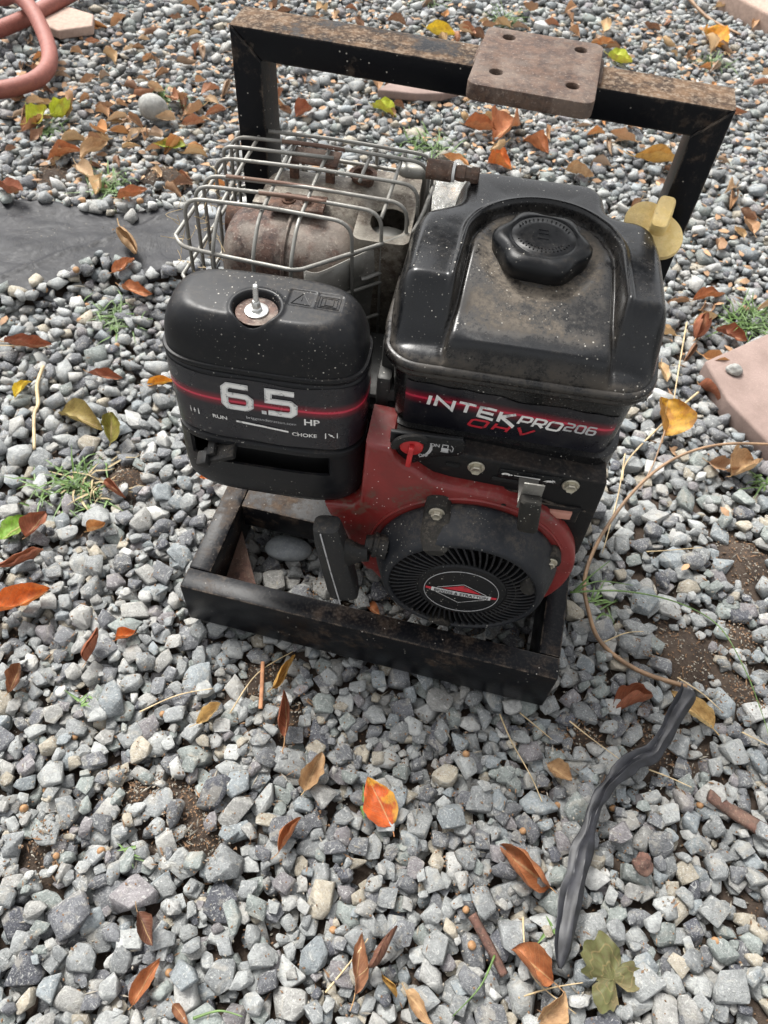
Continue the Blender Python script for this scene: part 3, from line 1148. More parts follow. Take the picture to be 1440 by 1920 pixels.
# valve symbols: two bars and a plate between them, flat and turned
def bar(x, y, w, h): return [[(x, y), (x + w, y), (x + w, y + h), (x, y + h)]]
q += bar(ux(-.313), .0262, .0010, .0085) + bar(ux(-.313) + .009, .0262, .0010, .0085) + bar(ux(-.313) + .0045, .0270, .0008, .0070)
q += [[(ux(-.313) + .0035, .0305), (ux(-.313) + .0049, .0320), (ux(-.313) + .0063, .0305), (ux(-.313) + .0049, .0290)]]
cu_ = ux(-.1725)
q += bar(cu_, .0175, .0010, .0085) + bar(cu_ + .012, .0175, .0010, .0085)
q += [[(cu_ + .0030, .0245), (cu_ + .0038, .0252), (cu_ + .0098, .0192), (cu_ + .0090, .0185)], [(cu_ + .0046, .0220), (cu_ + .0064, .0236), (cu_ + .0082, .0220), (cu_ + .0064, .0204)]]
# wedge between RUN and CHOKE
wa, wb = ux(-.264), ux(-.210)
q += [[(wa + (wb - wa) * i / 12, .0262 + .0030 - .0050 * i / 12), (wa + (wb - wa) * i / 12, .0262 - .0044 * i / 12),
       (wa + (wb - wa) * (i + 1) / 12, .0262 - .0044 * (i + 1) / 12), (wa + (wb - wa) * (i + 1) / 12, .0262 + .0030 - .0050 * (i + 1) / 12)] for i in range(12)]
put_print('lettering', q, ac_front, M['white_print'], asticker, .0008)
q = font_polys('briggsandstratton.com', .0054, ux(-.253), .0340, 1.06)
put_print('lettering', q, ac_front, M['grey_print'], asticker, .0008)

# stud, washer and wing nut in the recess
m = MB()
sx, sy, sz = -.2415, .061, .4935
m.lathe((sx, sy, sz), (0, 0, 1), [(0, .0198), (.0006, .0198), (.0007, .001)], 40)
m.build('recess_floor', M['rust_muffler'], acl, eng=True)
m = MB()
m.lathe((sx, sy, sz + .0008), (0, 0, 1), [(0, .0112), (.0014, .0112), (.0018, .0105), (.0019, .004)], 32)
m.lathe((sx, sy, sz + .002), (0, 0, 1), [(0, .0062), (.003, .0058), (.004, .0045), (.0095, .0040), (.0105, .003)], 6)
m.build('washer', M['bright'], acl, eng=True)
m = MB()
m.lathe((sx, sy, sz), (.03, .0, 1), [(0, .0027)] + [(.003 + i * .0012, .0027 if i % 2 else .0023) for i in range(22)] + [(.030, .0018)], 12)
m.build('threaded_stud', M['bright'], acl, eng=True, smooth=False)

# raised lines in the warning panels
def top_of_ac(x, y):
    d_ = max(0, -float(ac_sdf(np.array(x), np.array(y))))
    return float(ac_z(np.array(x), np.array(y), np.array(d_)))


m = MB()
def seg(x0, y0, x1, y1, r=.0005):
    m.tube([(x0 + (x1 - x0) * i / 3, y0 + (y1 - y0) * i / 3, top_of_ac(x0 + (x1 - x0) * i / 3, y0 + (y1 - y0) * i / 3) + .0002) for i in range(4)], r, 5)
cx, cy = -.203, .082
for a, b in (((-.009, -.008), (.009, -.008)), ((.009, -.008), (0, .008)), ((0, .008), (-.009, -.008)), ((0, -.003), (0, .003))):
    seg(cx + a[0], cy + a[1], cx + b[0], cy + b[1])
cx = -.177
for s_ in (1, .75):
    for a, b in (((-.010, -.008), (.010, -.008)), ((.010, -.008), (.010, .008)), ((.010, .008), (-.010, .008)), ((-.010, .008), (-.010, -.008))):
        seg(cx + a[0] * s_, cy + a[1] * s_, cx + b[0] * s_, cy + b[1] * s_)
for dx in (-.004, .004): seg(cx + dx, cy - .004, cx + dx, cy + .004)
seg(cx - .004, cy - .004, cx + .004, cy - .004)
m.build('moulded_sign', M['plastic_grey'], acl, eng=True)

# ------------------------------------------------------------------ red shroud
RC = (0.0, .190)
pts = []
for a in np.linspace(math.radians(-150), math.radians(46), 60):
    pts.append((RC[0] + .1300 * math.cos(a), RC[1] + .1300 * math.sin(a)))
pts += [(.075, .2975), (.0515, .3075), (.0223, .3165), (-.035, .3195), (-.055, .3235), (-.066, .3310), (-.0751, .3380), (-.088, .3440), (-.096, .3520), (-.1025, .366), (-.129, .368), (-.132, .27), (-.1400, .2560), (-.1735, .2520), (-.168, .235), (-.150, .205), (-.133, .150), (-.120, .125)]
m = MB()
m.prism(pts, .028, .088, .006)
shroud = m.build('blower_housing', M['red'], eng, eng=True, sharp=50)
# pressed ridge that follows the starter
m = MB()
rg = [(RC[0] + .1165 * math.cos(a), .0285, RC[1] + .1165 * math.sin(a)) for a in np.linspace(math.radians(25), math.radians(195), 50)]
m.tube(rg, .0030, 8, flat=.6)
m.build('pressed_ridge', M['red'], shroud, eng=True)
m = MB()
for hx, hz in ((.026, .3050), (-.055, .262)):
    m = MB()
    m.lathe((hx, .0275, hz), (0, -1, 0), [(0, .0028), (.0006, .0028)], 12)
    m.build('punched_hole', M['dark'], shroud, eng=True)

# ------------------------------------------------------------------ recoil starter
n = 180
YF = -.018
prof = [(.0265, .1085), (.0235, .1095), (.020, .1088), (.012, .1062), (.004, .1030), (-.004, .0995), (-.012, .0962), (-.0165, .0935), (-.0185, .0905), (-.0188, .0878), (-.0172, .0862), (-.0130, .0850)]
m = MB()
m.lathe((RC[0], 0, RC[1]), (0, 1, 0), prof, 140)
m.f = [f for f in m.f if len(f) == 4]      # open cup
m2 = MB()
starter = m.build('starter_cover', M['cover_grey'], eng, eng=True, sharp=60)
m = MB()
m.lathe((RC[0], .016, RC[1]), (0, -1, 0), [(0, .084), (.0008, .084)], 60)
m.build('cooling_screen', M['dark'], starter, eng=True)
# fins of the flywheel seen between the ribs
m = MB()
for i in range(24):
    a = i * math.pi / 12
    rt = Matrix.Rotation(-a, 3, 'Y')
    m.box(RC[0] + .05, RC[0] + .080, .004, .012, RC[1] - .0012, RC[1] + .0012, 0, rt, (RC[0], .008, RC[1]))
m.build('flywheel_fins', M['alu'], starter, eng=True)
# dished ring behind the ribs' inner ends, and the middle dome
m = MB()
m.lathe((RC[0], 0, RC[1]), (0, 1, 0), [(-.010, .0535), (-.0165, .0538), (-.0188, .0522), (-.0196, .0505), (-.0202, .0485), (-.0196, .0475), (-.0203, .0455), (-.0216, .030), (-.0222, .012), (-.0223, .0002)], 96)
hub = m.build('starter_hub', M['plastic'], starter, eng=True, sharp=None)

# one rib, copied round
NR = 60
m = MB()
for i in range(9):
    pass
r0, r1 = .0530, .0862
path_, skew = [], .16
for i in range(7):
    s_ = i / 6
    rr_ = r0 + (r1 - r0) * s_
    a = skew * s_ - .04
    y_ = -.0178 - .0016 * math.sin(math.pi * s_) + (.0 if s_ < .8 else .001 * (s_ - .8) / .2)
    path_.append((rr_ * math.cos(a), y_, rr_ * math.sin(a)))
vs, fs = [], []
hw = .0013
for i, p in enumerate(path_):
    a = math.atan2(p[2], p[0])
    tx, tz = -math.sin(a) * hw, math.cos(a) * hw
    vs += [(p[0] - tx, p[1] + .008, p[2] - tz), (p[0] - tx, p[1] + .0006, p[2] - tz), (p[0] - tx * .5, p[1], p[2] - tz * .5),
           (p[0] + tx * .5, p[1], p[2] + tz * .5), (p[0] + tx, p[1] + .0006, p[2] + tz), (p[0] + tx, p[1] + .008, p[2] + tz)]
for i in range(6):
    for j in range(5):
        a = i * 6 + j
        fs.append((a, a + 6, a + 7, a + 1))
fs += [(0, 1, 2, 3, 4, 5), (36, 41, 40, 39, 38, 37)]
rib_me = bpy.data.meshes.new('grille_rib')
rib_me.from_pydata(vs, [], fs)
rib_me.materials.append(M['plastic_grey'])
o0 = Vector(W((RC[0], 0, RC[1])))
RY = Matrix.Rotation(YAW, 4, 'Z')
for i in range(NR):
    o = bpy.data.objects.new('grille_rib', rib_me)
    COL.objects.link(o)
    o.parent = starter
    o.matrix_local = Matrix.Translation(o0) @ RY @ Matrix.Rotation(i * 2 * math.pi / NR, 4, 'Y')

# badge on the hub: diamond and banner
def hub_pt(u, v, off=0.0):
    r_ = math.hypot(u, v)
    y_ = float(np.interp(r_, [0, .012, .030, .0455], [-.0223, -.0222, -.0216, -.0203]))
    return (RC[0] + u, y_ - .0003 - off, RC[1] + v)


badge_mat = M['black_print']
vs = [hub_pt(.0435 * r_ * math.cos(a), .0435 * r_ * math.sin(a)) for r_ in (1, .66, .33) for a in np.linspace(0, 2 * math.pi, 49)[:-1]] + [hub_pt(0, 0)]
fs = [(i * 48 + j, i * 48 + (j + 1) % 48, (i + 1) * 48 + (j + 1) % 48, (i + 1) * 48 + j) for i in range(2) for j in range(48)] + [(96 + j, 96 + (j + 1) % 48, 144) for j in range(48)]
badge = mk('maker_badge', vs, fs, M['plastic'], starter, True, True)
m = MB()
m.tube([hub_pt(.0438 * math.cos(a), .0438 * math.sin(a)) for a in np.linspace(0, 2 * math.pi, 65)], .00045, 5, cap=False)
m.build('badge_rim', M['grey_print'], starter, eng=True)
TL = math.radians(-2)
def tilt(q):
    q = [[(p[0] * 1.24, p[1] * 1.24) for p in poly] for poly in q]
    return [[(p[0] * math.cos(TL) - p[1] * math.sin(TL), p[0] * math.sin(TL) + p[1] * math.cos(TL)) for p in poly] for poly in q]
red_top = [[(-.0190, .0042), (0, .0148), (.0190, .0042)]]
put_print('emblem', tilt(red_top), hub_pt, M['red_print'], badge, .0006)
def frame_line(pts, w):
    out = []
    for a, b in zip(pts[:-1], pts[1:]):
        d_ = Vector((b[0] - a[0], b[1] - a[1])).normalized()
        nn = Vector((-d_.y, d_.x)) * w / 2
        out.append([(a[0] + nn.x, a[1] + nn.y), (b[0] + nn.x, b[1] + nn.y), (b[0] - nn.x, b[1] - nn.y), (a[0] - nn.x, a[1] - nn.y)])
    return out
q = frame_line([(-.0235, .0042), (0, .0168), (.0235, .0042)], .0007) + frame_line([(-.0235, -.0042), (0, -.0168), (.0235, -.0042)], .0007)
put_print('emblem', tilt(q), hub_pt, M['silver_print'], badge, .0007)
q = [[(-.0340, -.0019), (-.0275, -.0019), (-.0275, .0019), (-.0340, .0019)], [(.0275, -.0019), (.0340, -.0019), (.0340, .0019), (.0275, .0019)]]
for q1 in q: put_print('emblem', tilt([q1]), hub_pt, M['red_print'], badge, .0006)
q = [[(-.0285 + .057 * i / 10, -.0034), (-.0285 + .057 * (i + 1) / 10, -.0034), (-.0285 + .057 * (i + 1) / 10, .0034), (-.0285 + .057 * i / 10, .0034)] for i in range(10)]
put_print('emblem', tilt(q), hub_pt, M['silver_print'], badge, .0010)
q = font_polys('BRIGGS & STRATTON', .0062, 0, 0, 1.0, .00012)
w_ = max(p[0] for s_ in q for p in s_)
q = [[(p[0] * .052 / w_ - .026, p[1] - .0022) for p in s_] for s_ in q]
put_print('lettering', tilt(q), hub_pt, M['black_print'], badge, .0014)

# tabs with bolts
def bolt(c, ax, parent, r=.0062, wash=.0088, mat=None, lib='bolt'):
    m = MB()
    m.lathe(c, ax, [(0, wash), (.0012, wash), (.0017, wash * .92), (.0018, wash * .5)], 24)
    c2 = Vector(c) + Vector(ax).normalized() * .0016
    m.lathe(c2, ax, [(0, r), (.0040, r), (.0050, r * .86), (.0044, r * .6), (.0040, .0005)], 6)
    return m.build(lib, mat or M['zinc'], parent, eng=True, sharp=25)


for (tx, tz, ang, ln) in ((-.044, .2925, 101, .05), (.094, .232, 24, .048), (-.02, .083, -100, .04), (-.104, .19, 178, .02)):
    a = math.radians(ang)
    ux_, uz_ = math.cos(a), math.sin(a)
    px_, pz_ = -uz_, ux_
    m = MB()
    # tongue that climbs from the flange onto the cup
    poly = []
    for d_, w_, y0_ in ((.012, .006, .0185), (.009, .0115, .017), (.0, .0145, .0160), (-.008, .0165, .006), (-.016, .0175, -.009), (-.023, .0150, -.0185), (-.029, .010, -.0195), (-.032, .004, -.0185)):
        poly.append((d_, w_, y0_))
    rings = []
    for d_, w_, y0_ in poly:
        bx, bz = tx + ux_ * d_, tz + uz_ * d_
        rings.append([(bx + px_ * w_, y0_, bz + pz_ * w_), (bx + px_ * w_ * .85, y0_ - .004, bz + pz_ * w_ * .85), (bx - px_ * w_ * .85, y0_ - .004, bz - pz_ * w_ * .85),
                      (bx - px_ * w_, y0_, bz - pz_ * w_), (bx - px_ * w_, y0_ + .014, bz - pz_ * w_), (bx + px_ * w_, y0_ + .014, bz + pz_ * w_)])
    m.loft(rings)
    if ang not in (178,):
        tb_ = m.build('mounting_tab', M['felt'], starter, eng=True, sharp=35)
        bolt((tx, .0125, tz), (0, -1, 0), tb_)
# rope spout and T handle
m = MB()
m.lathe((-.094, .004, .222), (-1, 0, .12), [(0, .015), (.010, .0135), (.012, .0150), (.016, .0148), (.018, .011), (.026, .0095)], 20)
m.build('rope_spout', M['plastic_dusty'], starter, eng=True)
m = MB()
hc = Vector((-.1515, -.006, .190))
rings = []
ax = Vector((.025, 0, -.158)).normalized()
sd = Vector((.158, 0, .025)).normalized()
for s_, w_, dd in ((-.078, .010, .008), (-.075, .0150, .0125), (-.05, .0172, .0150), (0, .0178, .0160), (.05, .0188, .0150), (.070, .0178, .0125), (.073, .012, .008)):
    c = hc + ax * s_
    ring = []
    for i in range(20):
        a = 2 * math.pi * i / 20
        ca, sa = math.cos(a), math.sin(a)
        k_ = (abs(ca) ** 4 + abs(sa) ** 4) ** -.25
        ring.append(c + sd * w_ * k_ * ca + Vector((0, 1, 0)) * dd * k_ * sa)
    rings.append(ring)
m.loft(rings)
hnd = m.build('starter_handle', M['rubber_grey'], eng, eng=True, sharp=35)
m = MB()
rings = []
for s_, w_, d_ in ((0.0, .028, .0125), (.010, .019, .011), (.018, .012, .0095), (.028, .0105, .009)):
    c = hc + sd * (.010 + s_) + Vector((0, 0, .022))
    rings.append([c + ax * w_ * math.cos(a) + Vector((0, 1, 0)) * d_ * math.sin(a) for a in np.linspace(0, 2 * math.pi, 17)[:-1]])
m.loft(rings)
m.build('handle_neck', M['plastic_dusty'], hnd, eng=True)
m = MB()
m.tube([hc + sd * -.004 + ax * (-.076 + .152 * i / 10) + Vector((0, -.0160 + .001 * abs(i - 5) / 5, 0)) for i in range(11)], .0009, 6)
m.build('parting_line', M['grey_print'], hnd, eng=True)

# ------------------------------------------------------------------ control panel
YP = .045
poly = [(-.1045, .362), (-.1045, .345), (-.100, .3335), (-.090, .3265), (-.0751, .3212), (-.066, .3130), (-.055, .3065), (-.0353, .3027), (.0223, .2995), (.0515, .2917), (.075, .2810), (.0926, .2698), (.108, .2500), (.1204, .2200), (.1275, .2000), (.1315, .215),
        (.1285, .330), (.1270, .346), (.0, .356)]
m = MB()
m.prism([(x, z - (.03 if (z < .34 and x < .115) else 0)) for x, z in poly], YP - .001, YP + .055, .0025)
panel = m.build('control_panel', M['bracket'], eng, eng=True, sharp=45)
# raised fold along the panel
m = MB()
m.tube(smooth_path([(-.060, YP - .0008, .3190), (-.03, YP - .0012, .3165), (.02, YP - .0014, .3150), (.055, YP - .0012, .3105), (.085, YP - .001, .3010), (.118, YP, .296)], 5), .0024, 8, flat=.6)
m.build('pressed_fold', M['bracket'], panel, eng=True)
bolt((-.0109, YP - .0015, .3425), (0, -1, 0), panel, .0066, .0092)
bolt((.0914, YP - .0015, .3365), (0, -1, 0), panel, .0066, .0092)
m = MB(); m.box(-.044, -.028, YP - .0016, YP - .0011, .3385, .3435, .002)
m.build('slot_hole', M['dark'], panel, eng=True)
# speed plate with tortoise and hare
m = MB(); m.box(.014, .080, YP - .0028, YP - .0012, .3335, .3465, .0005)
sp = m.build('speed_plate', M['plastic'], panel, eng=True)
m = MB(); m.box(.030, .052, YP - .0034, YP - .0029, .3355, .3385, 0)
m.box(.008, .060, YP - .0030, YP - .0011, .3255, .3325, .0015)
m.build('lever_slot', M['dark'], sp, eng=True)
def pan(u, v, off=0.0): return (u, YP - .0034 - off, v)
q = []
def blob(cx, cz, rx, rz, n=14, a0=0, a1=2 * math.pi): return [[(cx + rx * math.cos(a), cz + rz * math.sin(a)) for a in np.linspace(a0, a1, n)]]
q += blob(.0215, .3400, .0050, .0030, 14, 0, math.pi) + blob(.0272, .3407, .0014, .0009) + [[(.0170, .3400), (.0195, .3400), (.0185, .3388)], [(.0235, .3400), (.0258, .3400), (.0250, .3388)]]
q += [[(.030, .3402), (.030, .3412), (.058, .3418), (.058, .3394)]]
q += blob(.0680, .3398, .0040, .0016) + blob(.0722, .3408, .0017, .0012) + [[(.0722, .3415), (.0700, .3440), (.0712, .3413)], [(.0640, .3400), (.0610, .3378), (.0650, .3388)], [(.0660, .3390), (.0642, .3362), (.0672, .3384)],
                                                                              [(.0700, .3392), (.0730, .3372), (.0712, .3398)], [(.0712, .3400), (.0752, .3388), (.0722, .3406)]]
put_print('lettering', q, pan, M['white_print'], sp, .0003)
# throttle lever
m = MB()
m.box(.0355, .0565, .0035, .0055, .335, .376, .0006)
m.box(.0355, .0565, .0055, .040, .339, .341, .0006)
lev = m.build('throttle_lever', M['shield'], eng, eng=True)
m = MB()
rings = []
for z_, w_, d_ in ((.360, .0085, .0060), (.358, .0108, .0078), (.345, .0112, .0085), (.325, .0112, .0090), (.312, .0110, .0085), (.309, .0085, .0060)):
    rings.append([(.0462 + (.36 - z_) * .12 + w_ * np.sign(math.cos(a)) * abs(math.cos(a)) ** .5, -.001 + d_ * np.sign(math.sin(a)) * abs(math.sin(a)) ** .5, z_) for a in np.linspace(0, 2 * math.pi, 25)[:-1]])
m.loft(rings)
m.build('lever_grip', M['felt'], lev, eng=True)
# rocker switch
m = MB(); m.box(.066, .112, YP - .0040, YP - .0010, .276, .302, .001)
rk = m.build('rocker_switch', M['bracket'], panel, eng=True)
m = MB()
m.prism([(.0790, .2830), (.0790, .2945), (.1035, .2955), (.1035, .2850)], YP - .0085, YP - .0041, .0015)
m.build('switch_paddle', M['rocker'], rk, eng=True)

# fuel tap: raised corner with red knob, ON / OFF print and pump symbol
m = MB()
pp = [(-.1050, .3700)] + [(-.1050, .345), (-.103, .335), (-.097, .3275), (-.088, .3250), (-.078, .3262), (-.070, .3320), (-.062, .3390), (-.050, .3440), (-.033, .3480), (-.028, .353), (-.0275, .368), (-.031, .3740)]
m.prism(pp, YP - .0065, YP - .0015, .0016)
tap = m.build('fuel_tap_housing', M['plastic'], panel, eng=True, sharp=45)
tap.location.z = .012
m = MB()
m.lathe((-.0820, YP - .0060, .3560), (0, -1, 0), [(0, .0125), (.004, .0122), (.0052, .0105), (.0054, .001)], 32)
kn = m.build('fuel_tap_knob', M['knob_red'], tap, eng=True)
m = MB()
m.box(-.0848, -.0792, YP - .019, YP - .0112, .3330, .3625, .0012, Matrix.Rotation(math.radians(3), 3, 'Y'))
m.build('knob_fin', M['knob_red'], kn, eng=True)
m = MB()
hood = [(-.082 + .0165 * math.cos(a), YP - .0065 - .007 * math.sin(a * .5 + .2) ** 2, .358 + .0145 * math.sin(a)) for a in np.linspace(math.radians(35), math.radians(190), 24)]
m.tube(hood, .0030, 8, flat=1.6)
m.build('knob_hood', M['plastic_dusty'], tap, eng=True)
def tapf(u, v, off=0.0): return (u, YP - .0068 - off, v)
q = font_polys('ON', .0064, -.0630, .3590, 1.0, .0002) + font_polys('OFF', .0058, -.0735, .3400, 1.0, .0002, rot=math.radians(6))
for i in range(10):
    a, b = math.radians(-62 + i * 8), math.radians(-54 + i * 8)
    r0_, w0 = .0205, .0004 + .0013 * math.sin(math.pi * i / 10)
    q.append([(-.082 + (r0_ - w0) * math.cos(a), .357 + (r0_ - w0) * math.sin(a)), (-.082 + (r0_ + w0) * math.cos(a), .357 + (r0_ + w0) * math.sin(a)),
              (-.082 + (r0_ + w0) * math.cos(b), .357 + (r0_ + w0) * math.sin(b)), (-.082 + (r0_ - w0) * math.cos(b), .357 + (r0_ - w0) * math.sin(b))])
px, pz = -.0510, .3535
q += [[(px, pz), (px + .0075, pz), (px + .0075, pz + .0055), (px, pz + .0055)], [(px + .0004, pz + .0060), (px + .0015, pz + .0060), (px + .0015, pz + .0105), (px + .0004, pz + .0105)],
      [(px + .0060, pz + .0060), (px + .0071, pz + .0060), (px + .0071, pz + .0105), (px + .0060, pz + .0105)], [(px + .0004, pz + .0095), (px + .0071, pz + .0095), (px + .0071, pz + .0108), (px + .0004, pz + .0108)],
      [(px - .0006, pz - .0012), (px + .0081, pz - .0012), (px + .0081, pz - .0004), (px - .0006, pz - .0004)]]
q += frame_line([(px + .0078, pz + .004), (px + .0098, pz + .004), (px + .0102, pz + .0015), (px + .0118, pz + .0012), (px + .0122, pz + .007), (px + .0098, pz + .0105)], .0008)
put_print('lettering', q, tapf, M['grey_print'], tap, .0003)

# ------------------------------------------------------------------ silencer
def sbox(c, h, e=(3, 3), n=40, rings=22, rot=None):
    """soft pressed-steel drum: superellipsoid"""
    vs = []
    R = []
    for i in range(rings + 1):
        t_ = -math.pi / 2 + math.pi * i / rings
        ct, st = abs(math.cos(t_)) ** (2 / e[0]), np.sign(math.sin(t_)) * abs(math.sin(t_)) ** (2 / e[0])
        ring = []
        for j in range(n):
            a = 2 * math.pi * j / n
            ca, sa = np.sign(math.cos(a)) * abs(math.cos(a)) ** (2 / e[1]), np.sign(math.sin(a)) * abs(math.sin(a)) ** (2 / e[1])
            p = Vector((h[0] * st, h[1] * ct * ca, h[2] * ct * sa))
            if rot is not None: p = rot @ p
            ring.append(Vector(c) + p)
        R.append(ring)
    return R


m = MB(); m.loft(sbox((-.246, .222, .437), (.072, .049, .050), (4.5, 2.6), 48, 28))
muf = m.build('silencer', M['rust_muffler'], eng, eng=True, sharp=None)
m = MB(); m.loft(sbox((-.228, .280, .445), (.066, .048, .050), (5, 3), 40, 24))
m.build('silencer_shell', M['heat_steel'], muf, eng=True, sharp=None)
# seam round the drum
m = MB()
m.tube([(-.246, .222 + .0505 * np.sign(math.cos(a)) * abs(math.cos(a)) ** (2 / 2.6), .437 + .0515 * np.sign(math.sin(a)) * abs(math.sin(a)) ** (2 / 2.6)) for a in np.linspace(0, 2 * math.pi, 49)], .0022, 6, cap=False)
m.build('drum_seam', M['rust_muffler'], muf, eng=True)
m = MB()
m.lathe((-.300, .262, .448), (-1, 0, 0), [(0, .020), (.028, .020), (.0285, .0165), (.008, .0160), (.008, .001)], 28)
m.build('exhaust_outlet', M['rust'], muf, eng=True)
m = MB()
m.box(-.292, -.262, .236, .262, .484, .4925, .002)
m.build('clamp_block', M['heat_steel'], muf, eng=True)
# stamped mounting strips with bolts
m = MB()
m.box(-.272, -.212, .222, .252, .494, .4985, .001, Matrix.Rotation(math.radians(-3), 3, 'Y'))
st_ = m.build('clamp_strap', M['rust'], muf, eng=True)
bolt((-.252, .238, .4985), (0, 0, 1), st_, .005, .0075, M['rust'])
bolt((-.232, .236, .4985), (0, 0, 1), st_, .005, .0075, M['rust'])
m = MB()
m.box(-.262, -.210, .290, .322, .510, .5125, .001)
m.box(-.262, -.252, .286, .292, .488, .511, .001)
m.box(-.222, -.212, .286, .292, .488, .511, .001)
m.build('cage_bracket', M['rust'], muf, eng=True)
# right-hand guard box with round cut-out
bm = bmesh.new()
x0, x1, y0, y1 = -.178, -.118, .205, .330
outer = [bm.verts.new((x, y, 0)) for x, y in rrect(x0, x1, y0, y1, .010)]
oe = [bm.edges.new((outer[i], outer[(i + 1) % len(outer)])) for i in range(len(outer))]
hv = [bm.verts.new((-.143 + .021 * math.cos(a), .243 + .026 * math.sin(a), 0)) for a in np.linspace(0, 2 * math.pi, 29)[:-1]]
oe += [bm.edges.new((hv[i], hv[(i + 1) % 28])) for i in range(28)]
bmesh.ops.triangle_fill(bm, edges=oe, use_beauty=True)
for f in list(bm.faces):
    c = f.calc_center_median()
    if ((c.x + .143) / .0195) ** 2 + ((c.y - .243) / .0245) ** 2 < 1: bm.faces.remove(f)
for v in bm.verts: v.co.z = .486 + (.006 if v.co.y > .27 else 0)
be = [e for e in bm.edges if e.is_boundary and all(v in set(outer) for v in e.verts)]
r = bmesh.ops.extrude_edge_only(bm, edges=be)
for g in r['geom']:
    if isinstance(g, bmesh.types.BMVert): g.co.z = .36
bmesh.ops.recalc_face_normals(bm, faces=bm.faces[:])
m = MB(); m.bm(bm)
gb = m.build('guard_box', M['heat_steel'], muf, eng=True, sharp=35)
md = gb.modifiers.new('s', 'SOLIDIFY'); md.thickness = .0014
m = MB(); m.loft(sbox((-.146, .240, .455), (.030, .030, .018), (2.2, 2.2), 28, 16))
m.build('spark_screen', M['shield'], muf, eng=True, sharp=None)
m = MB()
m.lathe((-.183, .305, .478), (0, 0, 1), [(0, .0115), (.018, .0125), (.021, .0155), (.0235, .0155), (.0225, .0115), (.014, .0100), (.014, .001)], 26)
m.build('threaded_boss', M['rust'], muf, eng=True)
m = MB(); m.box(-.148, -.112, .325, .345, .440, .502, .009, seg=4)
m.build('rear_bracket', M['shield'], muf, eng=True)
# folded heat shield in front: vertical sheet that turns back to the right
base_l = smooth_path([(-.2200, .1620, 0), (-.208, .1600, 0), (-.196, .1660, 0), (-.170, .1900, 0), (-.145, .2120, 0), (-.131, .2240, 0), (-.1250, .238, 0), (-.1230, .31, 0)], 5)
vs, fs = [], []
nz = 6
tops = []
for i, p in enumerate(base_l):
    s_ = i / (len(base_l) - 1)
    ztop = .470 + .012 * sstep(.1, .8, s_)
    for j in range(nz + 1):
        z_ = .30 + (ztop - .30) * j / nz
        bul = .0015 * math.sin(z_ * 60)
        vs.append((p.x, p.y - bul, z_))
for i in range(len(base_l) - 1):
    for j in range(nz):
        a = i * (nz + 1) + j
        fs.append((a, a + nz + 1, a + nz + 2, a + 1))
hsld = mk('heat_shield', vs, fs, M['shield'], muf, True, True)
md = hsld.modifiers.new('s', 'SOLIDIFY'); md.thickness = .0014
# pressed louvres in the shield
m = MB()
for (x, y, z, dx, dy) in ((-.193, .1665, .430, .011, .0095), (-.152, .2035, .447, .012, .0105)):
    m.tube([(x - dx, y - dy - .0005, z), (x - dx * .6, y - dy * .6 - .0025, z), (x + dx * .6, y + dy * .6 - .0025, z + .001), (x + dx, y + dy - .0005, z + .001)], .0026, 8, flat=.7)
m.build('pressed_louvre', M['bright'], hsld, eng=True)
m = MB()
m.box(-.300, -.262, .150, .153, .385, .432, .001)
m.build('side_tab', M['shield'], muf, eng=True)
m = MB()
m.box(-.262, -.212, .152, .154, .375, .402, .001)
m.build('gasket_strip', M['crumb'], muf, eng=True)

# ------------------------------------------------------------------ wire cage
cage = None
WR_ = .00205
ZT, ZR1, ZR2 = .520, .484, .436
ring_xy = [(-.356, .170), (-.344, .1535), (-.300, .148), (-.229, .1415), (-.2180, .1440), (-.190, .168), (-.153, .199), (-.117, .2300), (-.1105, .268), (-.1045, .335), (-.110, .3480), (-.226, .3530), (-.325, .3555), (-.342, .3500)]


def ring_path(z, s_=1.0):
    cx, cy = -.23, .25
    p = [((x - cx) * s_ + cx, (y - cy) * s_ + cy, z) for x, y in ring_xy]
    p = p + [p[0]]
    return arc_path(p, .012, 4)


m = MB(); m.tube(ring_path(ZR1), WR_ * 1.12, 10, cap=False)
cage = m.build('wire_cage', M['wire'], eng, eng=True, sharp=None)
m = MB(); m.tube(ring_path(ZR2), WR_ * 1.05, 10, cap=False)
m.build('cage_wire', M['wire'], cage, eng=True, sharp=None)
m = MB(); m.tube(ring_path(.392), WR_ * 1.05, 10, cap=False)
m.build('cage_wire', M['wire'], cage, eng=True, sharp=None)
longs = [(.3300, -.333, -.1065, 'wire'), (.3120, -.334, -.1095, 'wire'), (.2900, -.336, None, 'wire'), (.2660, -.3385, -.1155, 'wire'), (.2300, -.3410, -.1225, 'wire'), (.2090, -.344, -.1460, 'wire'), (.1850, -.347, -.1725, 'wire')]
for y, xl, xr, mt in longs:
    jit = lambda: random.uniform(-.0008, .0008)
    zb = .375
    if xr is None:
        p = [(xl - .003, y, zb), (xl, y, ZT - .002), (xl + .02, y, ZT), (-.262, y + .001, ZT + .0005), (-.214, y + .003, ZT + .0003)]
    else:
        p = [(xl - .004, y + jit(), zb), (xl, y + jit(), ZT - .001), ((xl + xr) / 2, y + jit(), ZT + .0015), (xr - .0015, y - .002 + jit(), ZT - .001), (xr + .002, y - .003 + jit(), zb - .02)]
    path_ = arc_path(p, .020, 7)
    m = MB(); m.tube(path_, WR_, 9)
    m.build('cage_wire', M[mt], cage, eng=True, sharp=None)
    if y in (.3120, .2090, .2300):
        m = MB()
        xm0, xm1 = (-.275, -.205) if y != .2300 else (-.315, -.200)
        m.tube([(xm0 + (xm1 - xm0) * i / 12, y, ZT + .0006 + .0009 * (1 - abs(i - 6) / 6)) for i in range(13)], WR_ * 1.12, 9)
        m.build('rust_bloom', M['wire_rust'], cage, eng=True, sharp=None)
